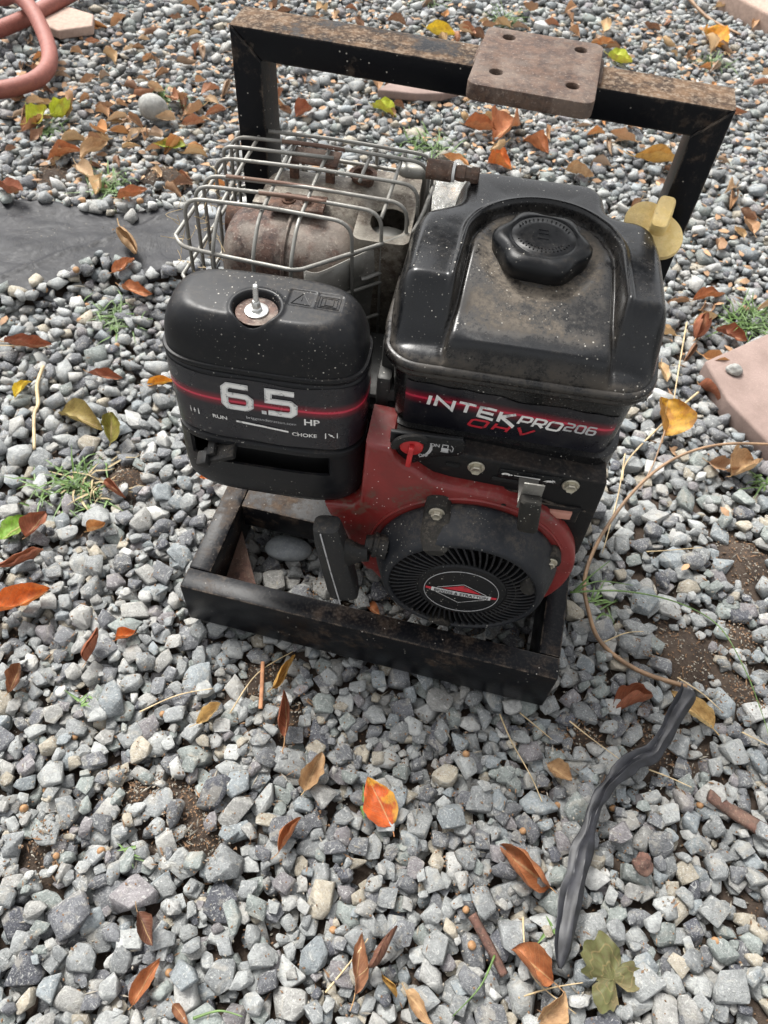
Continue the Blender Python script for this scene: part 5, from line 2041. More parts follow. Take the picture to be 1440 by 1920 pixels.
# twisted strip of plastic
def strip():
    path_ = smooth_path([(0.676, 0.050, .052), (0.662, 0.012, .036), (0.645, -.028, .022), (0.618, -0.050, .020), (0.592, -0.083, .020), (0.575, -0.120, .020), (0.566, -0.165, .018), (0.557, -0.215, .018), (0.5535, -0.262, .016), (0.553, -0.298, .010)], 16)
    n_ = len(path_)
    vs, fs = [], []
    K = 27
    for i, p in enumerate(path_):
        s_ = i / (n_ - 1)
        tt = (path_[min(i + 1, n_ - 1)] - path_[max(i - 1, 0)]).normalized()
        sdv = tt.cross(Vector((0, 0, 1))).normalized()
        w_ = float(np.interp(s_, [0, .06, .2, .35, .42, .6, .78, .93, 1], [.016, .0130, .0105, .0130, .0090, .0085, .0145, .0100, .002]))
        tw = .5 * math.sin(s_ * 7 + .6) + (.9 * (1 - s_ / .15) if s_ < .15 else 0)
        for j in range(K):
            c_ = j / (K - 1) * 2 - 1
            c_ *= 1 + .22 * mnoise.noise((s_ * 11, 3 if c_ > 0 else 9, 5)) + .06 * mnoise.noise((s_ * 45, 3 if c_ > 0 else 9, 5))
            b1, b2 = -.42 + .25 * math.sin(s_ * 4.2), .38 + .25 * math.sin(s_ * 5.5 + 2)
            if c_ < b1: fold = .0050 * (c_ + 1) / (b1 + 1)
            elif c_ < b2: fold = .0050 - .0085 * (c_ - b1) / (b2 - b1)
            else: fold = -.0035 + .0065 * (c_ - b2) / max(.05, 1 - b2)
            fold += .0016 * mnoise.noise((s_ * 16, c_ * 1.5, 4)) + .0022 * mnoise.noise((s_ * 5, c_, 2))
            fold *= min(1, w_ / .014)
            q_ = p + sdv * (c_ * w_ * math.cos(tw * .5) + .003 * mnoise.noise((s_ * 14, c_, 7))) + Vector((0, 0, fold + c_ * w_ * math.sin(tw) * .55 - .004 * c_ * c_))
            vs.append(tuple(q_))
    for i in range(n_ - 1):
        for j in range(K - 1):
            a = i * K + j
            fs.append((a, a + 1, a + K + 1, a + K))
    o = mk('plastic_strip', vs, fs, M['strip'], None, True)
    o.data.set_sharp_from_angle(angle=math.radians(20))
    md_ = o.modifiers.new('s', 'SOLIDIFY'); md_.thickness = .0004
    tag(o, 'torn black plastic strip twisted across the gravel at the lower right', 'plastic strip')
strip()

# ------------------------------------------------------------------ hose
hp = smooth_path([(-2.2, 1.30, .03), (-1.75, 1.50, .03), (-1.395, 1.600, .03), (-1.282, 1.632, .035), (-1.205, 1.634, .045), (-1.150, 1.612, .068), (-1.072, 1.556, .060), (-0.985, 1.457, .034), (-0.932, 1.366, .028), (-0.920, 1.294, .026), (-0.938, 1.244, .026), (-0.980, 1.199, .026), (-1.060, 1.160, .027), (-1.25, 1.10, .028), (-1.5, 1.05, .028), (-1.7, 1.02, .028)], 10)
hp2 = smooth_path([(-1.7, .9, .028), (-1.45, 1.10, .028), (-1.25, 1.30, .028), (-1.165, 1.45, .026), (-1.118, 1.59, .024), (-1.09, 1.717, .026), (-1.066, 1.828, .027), (-1.02, 1.98, .028), (-.95, 2.2, .028), (-.93, 2.5, .028)], 10)
hose = bpy.data.objects.new('garden_hose', None); COL.objects.link(hose); hose.location = (-1.1, 1.5, 0)
tag(hose, 'thick terracotta coloured hose looping in at the top left corner', 'hose')
for p_ in (hp, hp2):
    m = MB(); m.tube(p_, .0200, 18)
    m.build('hose_length', M['hose'], hose, sharp=None)

# crumpled clear film behind the tank
def film(x, y, z, w_, h_, seed_):
    n_ = 22
    vs, fs = [], []
    for i in range(n_ + 1):
        for j in range(n_ + 1):
            u, v = i / n_ - .5, j / n_ - .5
            vs.append((x + u * w_ + .010 * mnoise.noise((u * 4, v * 4, seed_)), y + v * h_ + .01 * mnoise.noise((u * 4, v * 4, seed_ + 5)), z + .018 * mnoise.noise((u * 5, v * 5, seed_ + 9)) + .010 * mnoise.noise((u * 13, v * 13, seed_)) + .04 * (1 - (2 * u) ** 2)))
    for i in range(n_):
        for j in range(n_):
            a = i * (n_ + 1) + j
            fs.append((a, a + n_ + 1, a + n_ + 2, a + 1))
    o = mk('film_wrapper', vs, fs, M['clear'], None, True)
    md_ = o.modifiers.new('s', 'SOLIDIFY'); md_.thickness = .0006
    return tag(o, 'crumpled clear plastic wrapper on the gravel between cage and tank', 'wrapper')
film(.150, 1.10, .02, .13, .20, 3)

LEAVES=[
 (0.34, -0.197, 0.297, -0.148, 0.62, 'OR', 'glossy orange and yellow leaf lying flat in the open gravel before the frame'),
 (0.537, -0.216, 0.469, -0.187, 0.6, 'OB', 'folded orange brown leaf left of the black plastic strip'),
 (-0.258, -0.064, -0.197, -0.014, 0.42, 'OO', 'long bright orange leaf at the left edge of the gravel'),
 (-0.319, 0.05, -0.296, 0.097, 0.75, 'GR', 'bright green leaf at the left edge beside the grass tuft'),
 (-0.282, 0.061, -0.274, 0.106, 0.6, 'RB', 'reddish brown leaf touching the bright green leaf at the left edge'),
 (-0.107, -0.095, -0.109, -0.047, 0.55, 'RB', 'folded brown leaf standing in the gravel left of the frame corner'),
 (-0.085, -0.057, -0.065, -0.038, 0.6, 'OO', 'small orange leaf left of the front corner of the frame'),
 (-0.184, -0.164, -0.19, -0.122, 0.55, 'BR', 'brown leaf near the left edge below the long orange leaf'),
 (0.184, -0.125, 0.162, -0.064, 0.36, 'RB', 'rolled reddish brown leaf standing just before the front beam'),
 (0.143, -0.067, 0.158, -0.013, 0.35, 'YB', 'yellow brown curled leaf leaning by the front beam'),
 (0.225, -0.185, 0.232, -0.135, 0.5, 'TN', 'dull tan leaf with a long stem in the gravel before the frame'),
 (0.217, -0.26, 0.23, -0.218, 0.5, 'OB', 'small brown leaf curled into a ring left of the orange leaf'),
 (0.066, -0.138, 0.087, -0.105, 0.5, 'CR', 'small cream yellow leaf in the gravel before the left frame corner'),
 (0.341, -0.375, 0.334, -0.318, 0.3, 'BR', 'long narrow brown leaf near the bottom of the gravel'),
 (0.349, -0.348, 0.371, -0.301, 0.45, 'DB', 'dark brown crumpled leaf just right of the long narrow brown leaf'),
 (0.366, -0.348, 0.386, -0.365, 0.5, 'YB', 'yellowish curled leaf at the bottom below the dark crumpled one'),
 (0.394, -0.357, 0.428, -0.38, 0.34, 'TN', 'pale tan narrow leaf at the bottom edge'),
 (0.55, -0.311, 0.503, -0.293, 0.65, 'OB', 'brown leaf lying under a pale stalk by the lower end of the plastic strip'),
 (0.539, -0.352, 0.564, -0.318, 0.55, 'TN', 'pale tan leaf at the bottom edge below the plastic strip'),
 (0.597, 0.024, 0.644, 0.062, 0.6, 'RB', 'crumpled reddish brown leaf left of the top end of the plastic strip'),
 (0.73, 0.034, 0.676, 0.07, 0.42, 'CR', 'pale cream leaf right of the top end of the plastic strip'),
 (0.517, -0.071, 0.548, -0.084, 0.8, 'TN', 'small tan leaf with pale veins left of the plastic strip'),
 (-0.485, 1.161, -0.561, 1.144, 0.5, 'GY', 'green leaf with a brown blotch lying behind the plastic sheet'),
 (0.556, 1.471, 0.66, 1.487, 0.35, 'YB', 'golden brown leaf behind the right post of the frame'),
 (0.728, 2.286, 0.797, 2.213, 0.65, 'OY', 'orange and yellow leaf near the top right corner'),
 (-0.078, 1.988, 0.008, 1.977, 0.45, 'YE', 'yellow leaf lying behind the top beam'),
 (0.454, 2.019, 0.523, 1.996, 0.6, 'YG', 'yellow green leaf right of the rusty mounting plate'),
 (-0.119, 1.514, -0.055, 1.485, 0.5, 'YG', 'bright yellow green leaf seen under the top beam'),
 (0.21, 1.343, 0.268, 1.324, 0.7, 'OO', 'vivid orange leaf behind the fuel tank'),
 (-0.53, 0.433, -0.449, 0.451, 0.28, 'RB', 'long brown leaf left of the air cleaner near the left edge'),
 (-0.363, 0.312, -0.284, 0.301, 0.45, 'BG', 'brown and green leaf left of the air cleaner'),
 (-0.244, 0.264, -0.262, 0.313, 0.6, 'OL', 'olive leaf standing upright above the big grass tuft'),
 (-0.249, 0.409, -0.205, 0.43, 0.35, 'OY', 'slim orange leaf beside the striped sticker of the air cleaner'),
 (-0.446, 0.316, -0.438, 0.356, 0.4, 'YE', 'narrow yellow leaf beside the pale stick'),
 (-0.354, 0.404, -0.296, 0.411, 0.3, 'RB', 'flat rusty brown leaf between the pale stick and the air cleaner'),
 (-0.226, 0.193, -0.18, 0.175, 0.5, 'RB', 'folded rusty leaf right of the big grass tuft'),
 (-0.198, 0.092, -0.181, 0.114, 0.7, 'OT', 'small tan orange leaf below the big grass tuft'),
 (-0.292, -0.0, -0.237, 0.046, 0.35, 'RB', 'curled red brown leaf above the long orange leaf'),
 (-0.081, 0.241, -0.04, 0.24, 0.5, 'OO', 'small orange leaf under the air cleaner'),
 (0.645, 0.541, 0.643, 0.606, 0.9, 'DY', 'rounded yellow and dark leaf on a dry stalk beside the tank'),
 (0.7, 0.818, 0.718, 0.897, 0.6, 'RB', 'curled rust coloured leaf near the right paver'),
 (0.746, 0.874, 0.801, 0.853, 0.5, 'RB', 'brown leaf at the back edge of the right paver'),
 (0.717, 0.72, 0.759, 0.669, 0.4, 'RB', 'brown leaf on the corner of the right paver'),
 (0.764, 0.49, 0.801, 0.537, 0.8, 'TN', 'pale brown leaf below the right paver'),
 (0.699, 0.953, 0.759, 0.987, 0.35, 'OB', 'orange brown leaf right of the tank among the gravel'),
 (-0.82, 1.154, -0.819, 1.248, 0.5, 'YG', 'yellow green leaf with a folded edge beside the hose loop'),
 (-0.87, 1.125, -0.858, 1.2, 0.6, 'YG', 'pale green leaf nearest the hose loop'),
 (-0.764, 1.017, -0.705, 1.067, 0.4, 'OB', 'light brown leaf behind the plastic sheet at the left'),
 (-0.69, 1.034, -0.663, 1.112, 0.4, 'TN', 'tan leaf next to the light brown one behind the plastic sheet'),
 (-0.516, 0.878, -0.471, 0.924, 0.4, 'OB', 'orange brown leaf on the back edge of the plastic sheet'),
 (-0.775, 0.836, -0.695, 0.818, 0.35, 'RB', 'dark reddish leaf at the left end of the plastic sheet'),
 (-0.456, 0.774, -0.386, 0.704, 0.45, 'TN', 'curled tan leaf resting on the plastic sheet'),
 (-0.414, 0.639, -0.396, 0.694, 0.4, 'OB', 'small tan leaf on the front edge of the plastic sheet'),
 (-0.391, 0.626, -0.33, 0.622, 0.4, 'OB', 'brown leaf in the gravel before the plastic sheet'),
 (0.086, -0.359, 0.117, -0.386, 0.45, 'DB', 'shiny dark brown leaf pair in the gravel at the lower left'),
 (0.113, -0.441, 0.124, -0.395, 0.35, 'OB', 'long brown leaf near the bottom left'),
 (0.156, -0.429, 0.179, -0.442, 0.4, 'BR', 'brown leaf cut by the bottom edge at the left'),
 (0.235, 0.092, 0.255, 0.082, 0.7, 'OB', 'brown leaf on the gravel inside the frame opening'),
 (-0.283, 1.378, -0.26, 1.424, 0.7, 'RB', 'dark orange leaf showing behind the left post'),
 (-0.439, 1.792, -0.365, 1.859, 0.4, 'BR', 'brown leaf behind the left end of the top beam'),
 (0.349, 1.426, 0.285, 1.464, 0.5, 'OB', 'brown leaf between the tank and the top beam'),
 (0.126, 1.478, 0.206, 1.479, 0.45, 'OB', 'broad brown leaf just under the top beam'),
 (0.206, 1.446, 0.256, 1.547, 0.6, 'OB', 'upturned light brown leaf under the rusty plate'),
 (0.396, 1.358, 0.46, 1.351, 0.5, 'TN', 'pale orange leaf behind the right shoulder of the tank'),
]

# ================================================================== LEAVES
LC = {'OR': (.50, .095, .018, .75), 'OB': (.36, .135, .055, 0), 'OO': (.52, .14, .03, .1), 'GR': (.13, .26, .02, 0), 'RB': (.25, .085, .045, 0), 'BR': (.23, .105, .055, 0),
      'YB': (.44, .26, .07, .2), 'TN': (.40, .26, .14, 0), 'CR': (.60, .44, .20, 0), 'DB': (.12, .052, .034, 0), 'GY': (.20, .27, .02, .5), 'OY': (.60, .27, .03, .8),
      'YE': (.62, .46, .04, 0), 'YG': (.42, .48, .045, .2), 'BG': (.24, .19, .06, 0), 'OL': (.20, .19, .035, 0), 'OT': (.48, .25, .10, 0), 'DY': (.42, .20, .035, .9)}


def leaf_mesh(length, wr, curl, bend, twist, seed_, fold=.0, nu=14, nv=8, tip=1.0):
    rs = random.Random(seed_)
    e1, e2, asym, wav = rs.uniform(.7, 1.15), rs.uniform(.65, .95), rs.uniform(-.18, .18), rs.uniform(.04, .16)
    vs, uv, fs = [], [], []
    hw = length * wr / 2
    for i in range(nu + 1):
        s_ = i / nu
        w_ = hw * (math.sin(math.pi * min(1, s_ ** e1)) ** e2) * (1 - .12 * s_) + hw * .015
        if s_ > .97: w_ *= .4
        # midrib curve
        ang = bend * (s_ - .45)
        cx = length * s_ * (1 - .12 * abs(bend))
        cz = length * bend * .30 * (s_ - .5) ** 2 * 4 * .5
        tw = twist * (s_ - .5)
        for j in range(nv + 1):
            c_ = j / nv * 2 - 1
            wv = 1 + asym * (1 if c_ > 0 else -1) + .22 * mnoise.noise((s_ * 7 + seed_, c_ * 2, 0))
            a = curl * abs(c_)
            yl = w_ * c_ * wv * math.cos(a * .75)
            zl = w_ * abs(c_) * math.sin(a) + fold * w_ * abs(c_) + wav * w_ * math.sin(s_ * 17 + seed_ + (2 if c_ > 0 else 0)) * c_ * c_
            zl += .075 * length * mnoise.noise((s_ * 3 + seed_ * 2.1, c_ * 1.5, 3)) + .03 * length * mnoise.noise((s_ * 9 + seed_, c_ * 4, 7))
            y2 = yl * math.cos(tw) - zl * math.sin(tw)
            z2 = yl * math.sin(tw) + zl * math.cos(tw)
            vs.append((cx, y2, cz + z2)); uv.append((s_, j / nv))
    for i in range(nu):
        for j in range(nv):
            a = i * (nv + 1) + j
            fs.append((a, a + nv + 1, a + nv + 2, a + 1))
    # stem
    mid_ = nv // 2
    b0 = Vector(vs[mid_])
    sl = length * rs.uniform(.12, .28)
    k_ = len(vs)
    for q_ in range(4):
        s_ = q_ / 3
        c = b0 + Vector((-sl * s_ + .002, sl * .2 * s_ * s_, sl * .25 * s_ * s_))
        for e_ in range(4):
            a = e_ * math.pi / 2
            r_ = length * .011
            vs.append((c.x, c.y + r_ * math.cos(a), c.z + r_ * math.sin(a))); uv.append((.5, .5))
    for q_ in range(3):
        for e_ in range(4):
            fs.append((k_ + q_ * 4 + e_, k_ + q_ * 4 + (e_ + 1) % 4, k_ + (q_ + 1) * 4 + (e_ + 1) % 4, k_ + (q_ + 1) * 4 + e_))
    me = bpy.data.meshes.new('leaf')
    me.from_pydata(vs, [], fs)
    me.polygons.foreach_set('use_smooth', [True] * len(me.polygons))
    ul = me.uv_layers.new(name='UVMap')
    li = np.empty(len(me.loops), dtype=np.int32)
    me.loops.foreach_get('vertex_index', li)
    ul.data.foreach_set('uv', np.asarray(uv, dtype=np.float32)[li].ravel())
    me.materials.append(M['leaf'])
    return me


def set_leaf(o, x, y, z, yaw, pitch, roll, col):
    o.rotation_euler = (roll, pitch, yaw)
    o.location = (x, y, z)
    o.color = tuple(min(.8, c_ * 1.18) for c_ in col[:3]) + (col[3],)


LRS = random.Random(5)
for i, (x0, y0, x1, y1, w_, ck, lab) in enumerate(LEAVES):
    ln = math.hypot(x1 - x0, y1 - y0)
    flat = ck in ('OR', 'GR', 'GY')
    bigcurl = any(k_ in lab for k_ in ('curled', 'rolled', 'folded', 'crumpled', 'ring'))
    curl = .35 if flat else (LRS.uniform(1.5, 2.1) if bigcurl else LRS.uniform(.7, 1.3))
    bend = .25 if flat else (LRS.uniform(.8, 1.5) if bigcurl else LRS.uniform(.3, .9))
    tw = 0.1 if flat else LRS.uniform(-1.2, 1.2)
    me = leaf_mesh(ln * (1.03 if flat else 1.12), w_ * (1.05 if flat else 1.25), curl, bend * LRS.choice((1, 1, -.6)), tw, i * 3 + 1, .1 if flat else .3, 18, 10)
    o = bpy.data.objects.new('fallen_leaf', me)
    COL.objects.link(o)
    zz = ground_z((x0 + x1) / 2, (y0 + y1) / 2, ln * .35, .93) + (.003 if flat else .004)
    standing = ('standing' in lab) or ('upright' in lab) or ('dry stalk' in lab)
    pit = -.35 if standing else LRS.uniform(-.12, .06)
    if 'dry stalk' in lab: zz += .012
    if lab.startswith('golden'): pit = 0
    set_leaf(o, x0, y0, zz, math.atan2(y1 - y0, x1 - x0), pit, LRS.uniform(-.25, .25) if not flat else -.08, LC[ck])
    tag(o, lab, 'leaf')

# litter leaves behind the machine and a few beside it: alike, many
variants = [leaf_mesh(1.0, LRS.uniform(.38, .62), LRS.uniform(.6, 2.0), LRS.uniform(-.8, 1.3), LRS.uniform(-1.6, 1.6), 200 + i, .3, 10, 6) for i in range(16)]
zones = [  # centre, spread, count, label
    ((-.72, 1.40), (.24, .24), 96, 'dry brown leaf in the litter between hose and beam'),
    ((-.80, 1.08), (.22, .07), 24, 'dry brown leaf in the litter just behind the black sheet'),
    ((-.10, 2.05), (.42, .16), 64, 'dry brown leaf in the litter behind the left beam half'),
    ((.72, 2.10), (.20, .22), 34, 'dry brown leaf in the litter near the top right corner'),
    ((.32, 1.52), (.32, .14), 30, 'dry brown leaf in the gravel seen under the top beam'),
    ((.80, 1.15), (.10, .22), 10, 'dry brown leaf in the gravel behind the right paver'),
    ((.72, .78), (.06, .10), 7, 'dry brown leaf among the stones beside the right paver')]
TONE = ['dry mid brown leaf', 'dry orange brown leaf', 'dry dark reddish leaf', 'dry pale tan leaf', 'dry rust red leaf', 'dry golden tan leaf', 'dry orange leaf', 'dry greyish brown leaf']
cols = [(.32, .19, .11, 0), (.44, .26, .14, 0), (.22, .12, .075, 0), (.52, .38, .24, 0), (.34, .16, .09, 0), (.50, .35, .19, .1), (.50, .25, .10, 0), (.33, .24, .17, 0)]
for (cx, cy), (sx_, sy_), n_, lab in zones:
    for q_ in range(n_):
        while True:
            x, y = rng.normal(cx, sx_), rng.normal(cy, sy_)
            if not inpoly(x, y, SHEET) and not inpoly(x, y, PAVER) and not inpoly(x, y, EDGING) and inpoly(x, y, WEDGE): break
        ci_ = int(rng.integers(8))
        o = bpy.data.objects.new('fallen_leaf', variants[int(rng.integers(16))])
        COL.objects.link(o)
        s_ = rng.uniform(.038, .074)
        o.scale = (s_, s_, s_)
        set_leaf(o, x, y, ground_z(x, y, .02, .9) + .004, rng.uniform(0, 6.28), rng.uniform(-.35, .25), rng.uniform(-.6, .6), cols[ci_])
        l2 = lab.replace('dry brown leaf', TONE[ci_])
        tag(o, l2, 'leaf', l2.replace(' leaf ', ' leaves '))

# broken scraps of leaf in the far gravel
m = MB()
for (cx, cy), (sx_, sy_), n_ in (((-.72, 1.40), (.30, .26), 420), ((-.10, 2.05), (.45, .22), 420), ((.72, 2.05), (.24, .30), 300), ((.32, 1.52), (.34, .20), 200), ((-.2, 1.3), (.5, .3), 160), ((.75, 1.1), (.15, .3), 90)):
    for q_ in range(n_):
        x, y = rng.normal(cx, sx_), rng.normal(cy, sy_)
        if inpoly(x, y, SHEET) or inpoly(x, y, PAVER) or inpoly(x, y, EDGING) or not inpoly(x, y, WEDGE): continue
        s_ = rng.uniform(.005, .015)
        rt = Matrix.Rotation(rng.uniform(0, 6.28), 3, 'Z') @ Matrix.Rotation(rng.uniform(-.6, .6), 3, 'X')
        z = ground_z(x, y, .008, .8) + .002
        P_ = [rt @ Vector(p_) * s_ + Vector((x, y, z)) for p_ in ((-1, 0, 0), (-.3, -.5, .15), (.6, -.35, .05), (1, .1, .2), (.2, .5, .25), (-.5, .4, .1))]
        m.add([tuple(p_) for p_ in P_], [(0, 1, 4, 5), (1, 2, 3, 4)])
sc = m.build('leaf_scraps', M['scrap'], None, smooth=False)
tag(sc, 'small broken scraps of dry brown leaf in the far gravel', None, kind='stuff')

# lobed green leaf at the bottom right
def lobed():
    out = []
    R0 = .037
    for i in range(90):
        a = 2 * math.pi * i / 90
        k_ = (.34 + .66 * abs(math.cos(1.5 * (a - math.pi / 2) + .25 * math.sin(2 * a))) ** .55) * (1.0 + .18 * math.sin(a)) * (1 + .22 * mnoise.noise((math.cos(a) * 2.6, math.sin(a) * 2.6, 3)))
        if abs((a - 3 * math.pi / 2 + math.pi) % (2 * math.pi) - math.pi) < .35: k_ *= .25
        k_ *= 1 + .07 * math.sin(a * 13 + 2 * math.sin(a * 3))
        out.append((R0 * k_ * math.cos(a), R0 * k_ * math.sin(a)))
    vs, uv, fs = [(0, 0, 0)], [(.5, .5)], []
    for r_ in (.25, .5, .75, 1):
        for j, (x, y) in enumerate(out):
            vs.append((x * r_, y * r_, .011 * mnoise.noise((x * r_ * 55, y * r_ * 55, 1)) + .004 * mnoise.noise((x * r_ * 150, y * r_ * 150, 8))))
            uv.append((.2 + r_ * .3, .9))
    n_ = 90
    for j in range(n_): fs.append((0, 1 + j, 1 + (j + 1) % n_))
    for i in range(3):
        for j in range(n_): fs.append((1 + i * n_ + j, 1 + (i + 1) * n_ + j, 1 + (i + 1) * n_ + (j + 1) % n_, 1 + i * n_ + (j + 1) % n_))
    o = mk('fallen_leaf', vs, fs, M['leaf'], None, True, uv=uv)
    o.location = (.615, -.292, ground_z(.615, -.292, .03, .95) + .004)
    o.rotation_euler = (.1, .05, .75)
    o.color = (.115, .12, .045, .0)
    tag(o, 'withered olive green lobed leaf at the lower right by the plastic strip', 'leaf')
lobed()

# ------------------------------------------------------------------ sticks, stalks, grass
def stalk(name, pts, r, mat, label, cat, lift=.004, flat=1.0, group=None, taper=.5, rest=True):
    pp = []
    for p in pts:
        z = p[2] if len(p) == 3 else ground_z(p[0], p[1], .01, .95) + lift
        pp.append((p[0], p[1], z))
    sp_ = smooth_path(pp, 7)
    m = MB(); m.tube(sp_, r, 6, rf=lambda s_: 1 - taper * s_, flat=flat)
    o = m.build(name, mat, None, sharp=None)
    return tag(o, label, cat, group)


stalk('stick', [(-.436, .397), (-.424, .353), (-.405, .318), (-.392, .285), (-.359, .223)], .0036, M['straw'], 'crooked pale bare stick lying left of the air cleaner', 'stick', .006, taper=.25)
stalk('dry_stalk', [(0.86, 0.560, .03), (0.736, 0.514, .045), (0.656, 0.46, .045), (0.597, 0.385, .035), (0.552, 0.286, .022), (0.536, 0.212, .012), (0.546, 0.159, .010), (0.572, 0.122), (0.626, 0.094), (0.693, 0.084)], .0022, M['stalk'], 'long dry stalk curving from the right edge round to the frame corner', 'stalk', taper=-.6)
stalk('dry_stalk', [(.709, .678), (.664, .609), (.592, .478), (.585, .43)], .0022, M['straw'], 'straight pale stalk crossing behind the yellow and dark leaf', 'stalk', .008)
stalk('dry_stalk', [(.689, .881), (.672, .732), (.662, .60)], .0018, M['straw'], 'thin upright straw above the yellow and dark leaf', 'stalk', .008)
stalk('dry_stalk', [(.645, .545, .02), (.633, .478), (.613, .418)], .0016, M['stalk'], 'thin brown stem below the yellow and dark leaf', 'stalk', .006)
stalk('dry_stalk', [(.585, .488), (.579, .392), (.562, .274)], .0014, M['straw'], 'slender straw along the right side of the tank', 'stalk', .008)
for pts, lab in (([(.447, -.021), (.467, -.057), (.499, -.091), (.516, -.12)], 'thin pale stalk before the right corner of the front beam'),
                 ([(.472, -.015), (.52, -.036)], 'short straw just before the right corner of the front beam'),
                 ([(.538, -.009), (.568, -.023), (.608, -.041)], 'forked straw left of the top end of the plastic strip'),
                 ([(.507, -.257), (.515, -.293), (.533, -.314), (.579, -.333)], 'curved pale stem over the brown leaf by the strip end'),
                 ([(.515, -.334), (.551, -.315), (.582, -.303)], 'thin pale stem between the strip end and the lobed leaf'),
                 ([(.31, -.38), (.33, -.344), (.342, -.32)], 'broken straw left of the long narrow brown leaf'),
                 ([(.646, -.045), (.673, -.049), (.7, -.055)], 'short straw right of the middle of the plastic strip'),
                 ([(.767, .038), (.798, .027)], 'pale straw at the right edge level with the strip'),
                 ([(.101, -.111), (.117, -.052), (.152, -.004)], 'long straw leaning at the foot of the front beam'),
                 ([(-.012, -.141), (.026, -.108), (.07, -.089)], 'faint brown straw left of the orange bark strip'),
                 ([(-.56, .428), (-.5, .439), (-.455, .452)], 'grey straw under the long brown leaf at the left'),
                 ([(.576, .123), (.602, .139), (.628, .15)], 'short straw near the bare soil right of the frame'),
                 ([(.63, .298), (.659, .309), (.716, .331)], 'pale straw in the gravel below the long curving stalk'),
                 ([(.68, .095), (.715, .08), (.74, .06)], 'frayed end of stalk beside the bare soil patch')):
    stalk('straw', pts, .0011, M['straw'], lab, 'straw', .005)
stalk('twig', [(.672, 2.526), (.748, 2.426), (.845, 2.333)], .006, M['stalk'], 'long bare twig near the top right corner', 'twig', .012)
stalk('bark_strip', [(.451, -.268), (.473, -.290), (.498, -.316)], .0058, M['bark'], 'dark red brown strip of bark at the bottom left of the plastic strip', 'bark', .004, .5, taper=.1)
stalk('bark_strip', [(.722, -.058), (.76, -.07), (.815, -.094)], .0085, M['bark'], 'dark wood chip at the lower right edge', 'bark', .002, .45, taper=-.3)
stalk('bark_strip', [(.138, -.097), (.130, -.068), (.120, -.035)], .0030, M['bark_orange'], 'thin orange brown bark strip before the front beam', 'bark', .006, .4, taper=.1)


def tuft(x, y, n_, ln, mat, label, spread=1.0, seed_=0):
    rs = random.Random(seed_)
    z0 = ground_z(x, y, .02, .6)
    m = MB()
    for _ in range(n_):
        a = rs.uniform(0, 6.283)
        el = rs.uniform(.15, 1.0)
        l_ = ln * rs.uniform(.45, 1.1)
        b = Vector((x + rs.gauss(0, .012 * spread), y + rs.gauss(0, .012 * spread), z0))
        d_ = Vector((math.cos(a) * math.cos(el), math.sin(a) * math.cos(el), math.sin(el)))
        sdv = Vector((-math.sin(a), math.cos(a), 0))
        w0 = rs.uniform(.0011, .0021)
        rows = []
        for i in range(6):
            s_ = i / 5
            c = b + d_ * l_ * s_ - Vector((0, 0, 1)) * l_ * .55 * s_ * s_ * rs.uniform(.6, 1.2)
            c.z = max(c.z, z0 + .003)
            w_ = w0 * (1 - s_ ** 2) + .0001
            rows.append([c - sdv * w_, c + Vector((0, 0, -w_ * .6)), c + sdv * w_])
        k_ = len(m.v)
        for r_ in rows: m.v += [tuple(p) for p in r_]
        for i in range(5):
            for j in range(2):
                q_ = k_ + i * 3 + j
                m.f.append((q_, q_ + 1, q_ + 4, q_ + 3))
    o = mk('grass_tuft', m.v, m.f, mat, None, True)
    return tag(o, label, 'grass')


tuft(-.272, .177, 95, .070, M['grass'], 'large sprawling green grass tuft left of the frame', 1.8, 1)
tuft(-.250, .185, 30, .07, M['grass_dry'], 'dry blades mixed into the large tuft left of the frame', 1.6, 21)
tuft(-.61, 1.366, 70, .075, M['grass'], 'green tuft beside the round grey pebble', 1.6, 2)
tuft(.051, 1.379, 85, .090, M['grass'], 'green tuft under the top beam behind the cage', 2.0, 3)
tuft(-.585, .968, 65, .075, M['grass'], 'low green tuft just behind the black sheet', 1.8, 4)
tuft(-.38, .565, 60, .065, M['grass'], 'green tuft in front of the black sheet', 1.9, 5)
tuft(.816, .931, 110, .080, M['grass'], 'bushy green tuft behind the right paver', 1.6, 6)
tuft(.126, 2.173, 60, .10, M['grass'], 'green weed behind the middle of the top beam', 1.6, 7)
tuft(-.12, 2.25, 50, .10, M['grass'], 'green weed behind the left half of the top beam', 1.6, 17)
tuft(.76, 2.117, 40, .08, M['grass'], 'green blades among leaves near the top right corner', 1.5, 8)
tuft(-.827, 1.146, 45, .06, M['grass'], 'green tuft by the hose loop', 1.6, 9)
tuft(.048, -.302, 7, .030, M['grass'], 'tiny green sprout at the lower left', .4, 10)
tuft(-.090, -.147, 7, .032, M['grass'], 'tiny green sprout left of the frame corner', .4, 11)
tuft(.300, -.175, 6, .026, M['grass'], 'small green blades at the left edge of the bright orange leaf', .4, 13)
tuft(.560, .185, 14, .05, M['grass'], 'thin green blades at the right side of the frame', 1.0, 14)
tuft(.83, .50, 20, .05, M['grass'], 'green blades below the right paver at the edge', 1.0, 15)
tuft(.553, -.262, 6, .03, M['grass'], 'green sprout beside the lower plastic strip', .5, 16)
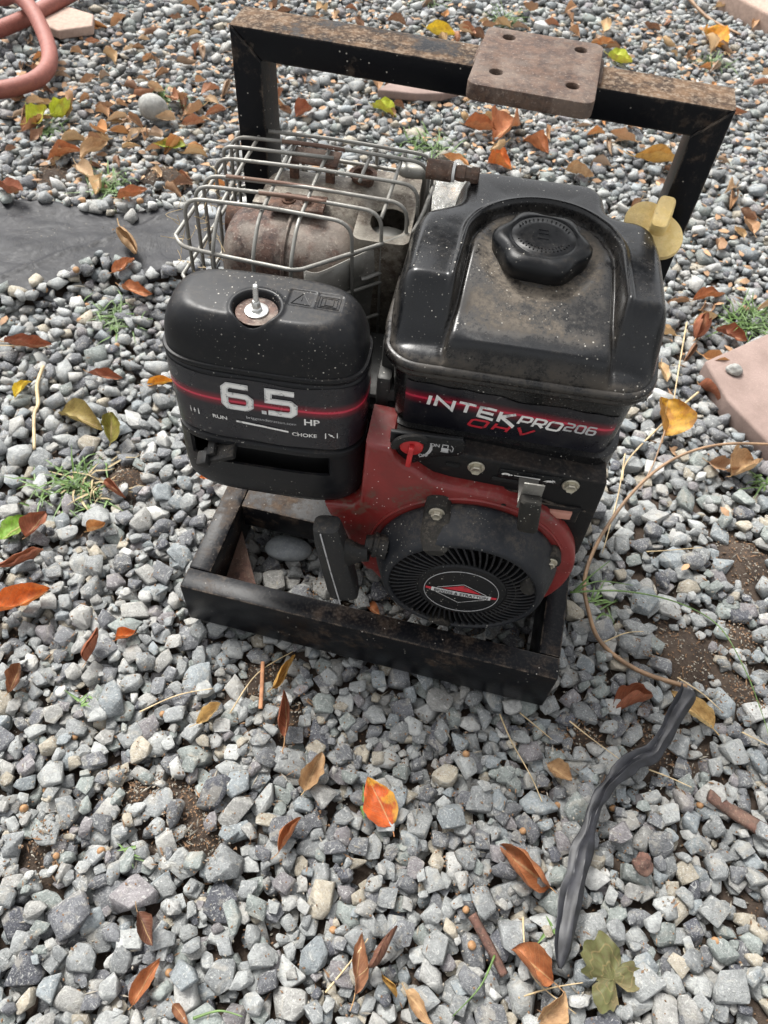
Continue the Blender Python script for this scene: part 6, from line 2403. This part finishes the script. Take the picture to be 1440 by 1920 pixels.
for pts, lab, r_ in (([(.52, .177, .02), (.539, .199, .04), (.561, .224, .05)], 'green blade leaning on the right side of the frame', .0018),
                     ([(.515, .175, .02), (.591, .197, .022), (.669, .202, .018), (.731, .183, .012), (.766, .12, .014), (.789, .067, .006), (.80, .03, .004)], 'very long green grass runner crossing the bare soil on the right', .0017),
                     ([(.52, .176, .02), (.551, .198, .03), (.606, .215, .016)], 'short green blade beside the long grass runner', .0016),
                     ([(.483, -.301), (.471, -.335), (.448, -.368)], 'thin green blade at the bottom by the bark strip', .0014),
                     ([(.182, -.436), (.206, -.423), (.232, -.422)], 'yellow green blade at the bottom left', .0017)):
    stalk('long_grass', pts, r_, M['grass'], lab, 'grass blade', .006, .35, taper=.7)

# ------------------------------------------------------------------ berries
bm = bmesh.new()
bmesh.ops.create_uvsphere(bm, u_segments=14, v_segments=9, radius=1)
for v in bm.verts:
    if v.co.z > .9: v.co.z = .82
m = MB(); m.bm(bm)
b_me = bpy.data.meshes.new('berry')
b_me.from_pydata(m.v, [], m.f)
b_me.polygons.foreach_set('use_smooth', [True] * len(b_me.polygons))
b_me.materials.append(M['berry'])
BER = [(0.498, -0.159), (0.411, -0.09), (0.457, -0.297), (0.301, -0.319), (0.726, -0.226), (0.084, -0.308), (-0.033, -0.326), (-0.099, -0.286), (-0.086, -0.258), (-0.019, -0.366), (-0.083, -0.189), (0.138, -0.403), (0.015, -0.134), (0.597, 0.31), (0.539, -0.114), (0.014, -0.308), (-0.032, -0.333), (0.686, 0.07), (0.132, -0.24), (0.717, -0.068), (0.608, -0.1), (.445, -.262)]


def berry(x, y, s_, lab, grp):
    o = bpy.data.objects.new('berry', b_me)
    COL.objects.link(o)
    o.scale = (s_, s_, s_ * .9)
    o.location = (x, y, ground_z(x, y, .007, .2) + s_ * .75)
    o.rotation_euler = (rng.uniform(-1, 1), rng.uniform(-1, 1), 0)
    tag(o, lab, 'berry', grp)


for x, y in BER: berry(x, y, rng.uniform(.0038, .0054), 'small round tan berry lying among the stones of the front gravel', 'round tan berries in the front gravel')
for _ in range(34):
    x, y = rng.normal(-.70, .13), rng.normal(.96, .05)
    if not inpoly(x, y, SHEET): berry(x, y, rng.uniform(.006, .009), 'small round tan berry in the gravel strip just behind the black sheet', 'round tan berries behind the sheet')
for _ in range(10):
    x, y = rng.normal(-.48, .06), rng.normal(.58, .04)
    if not inpoly(x, y, SHEET): berry(x, y, rng.uniform(.005, .007), 'small round tan berry in front of the black sheet', 'round tan berries before the sheet')
print('objects', len(bpy.data.objects))
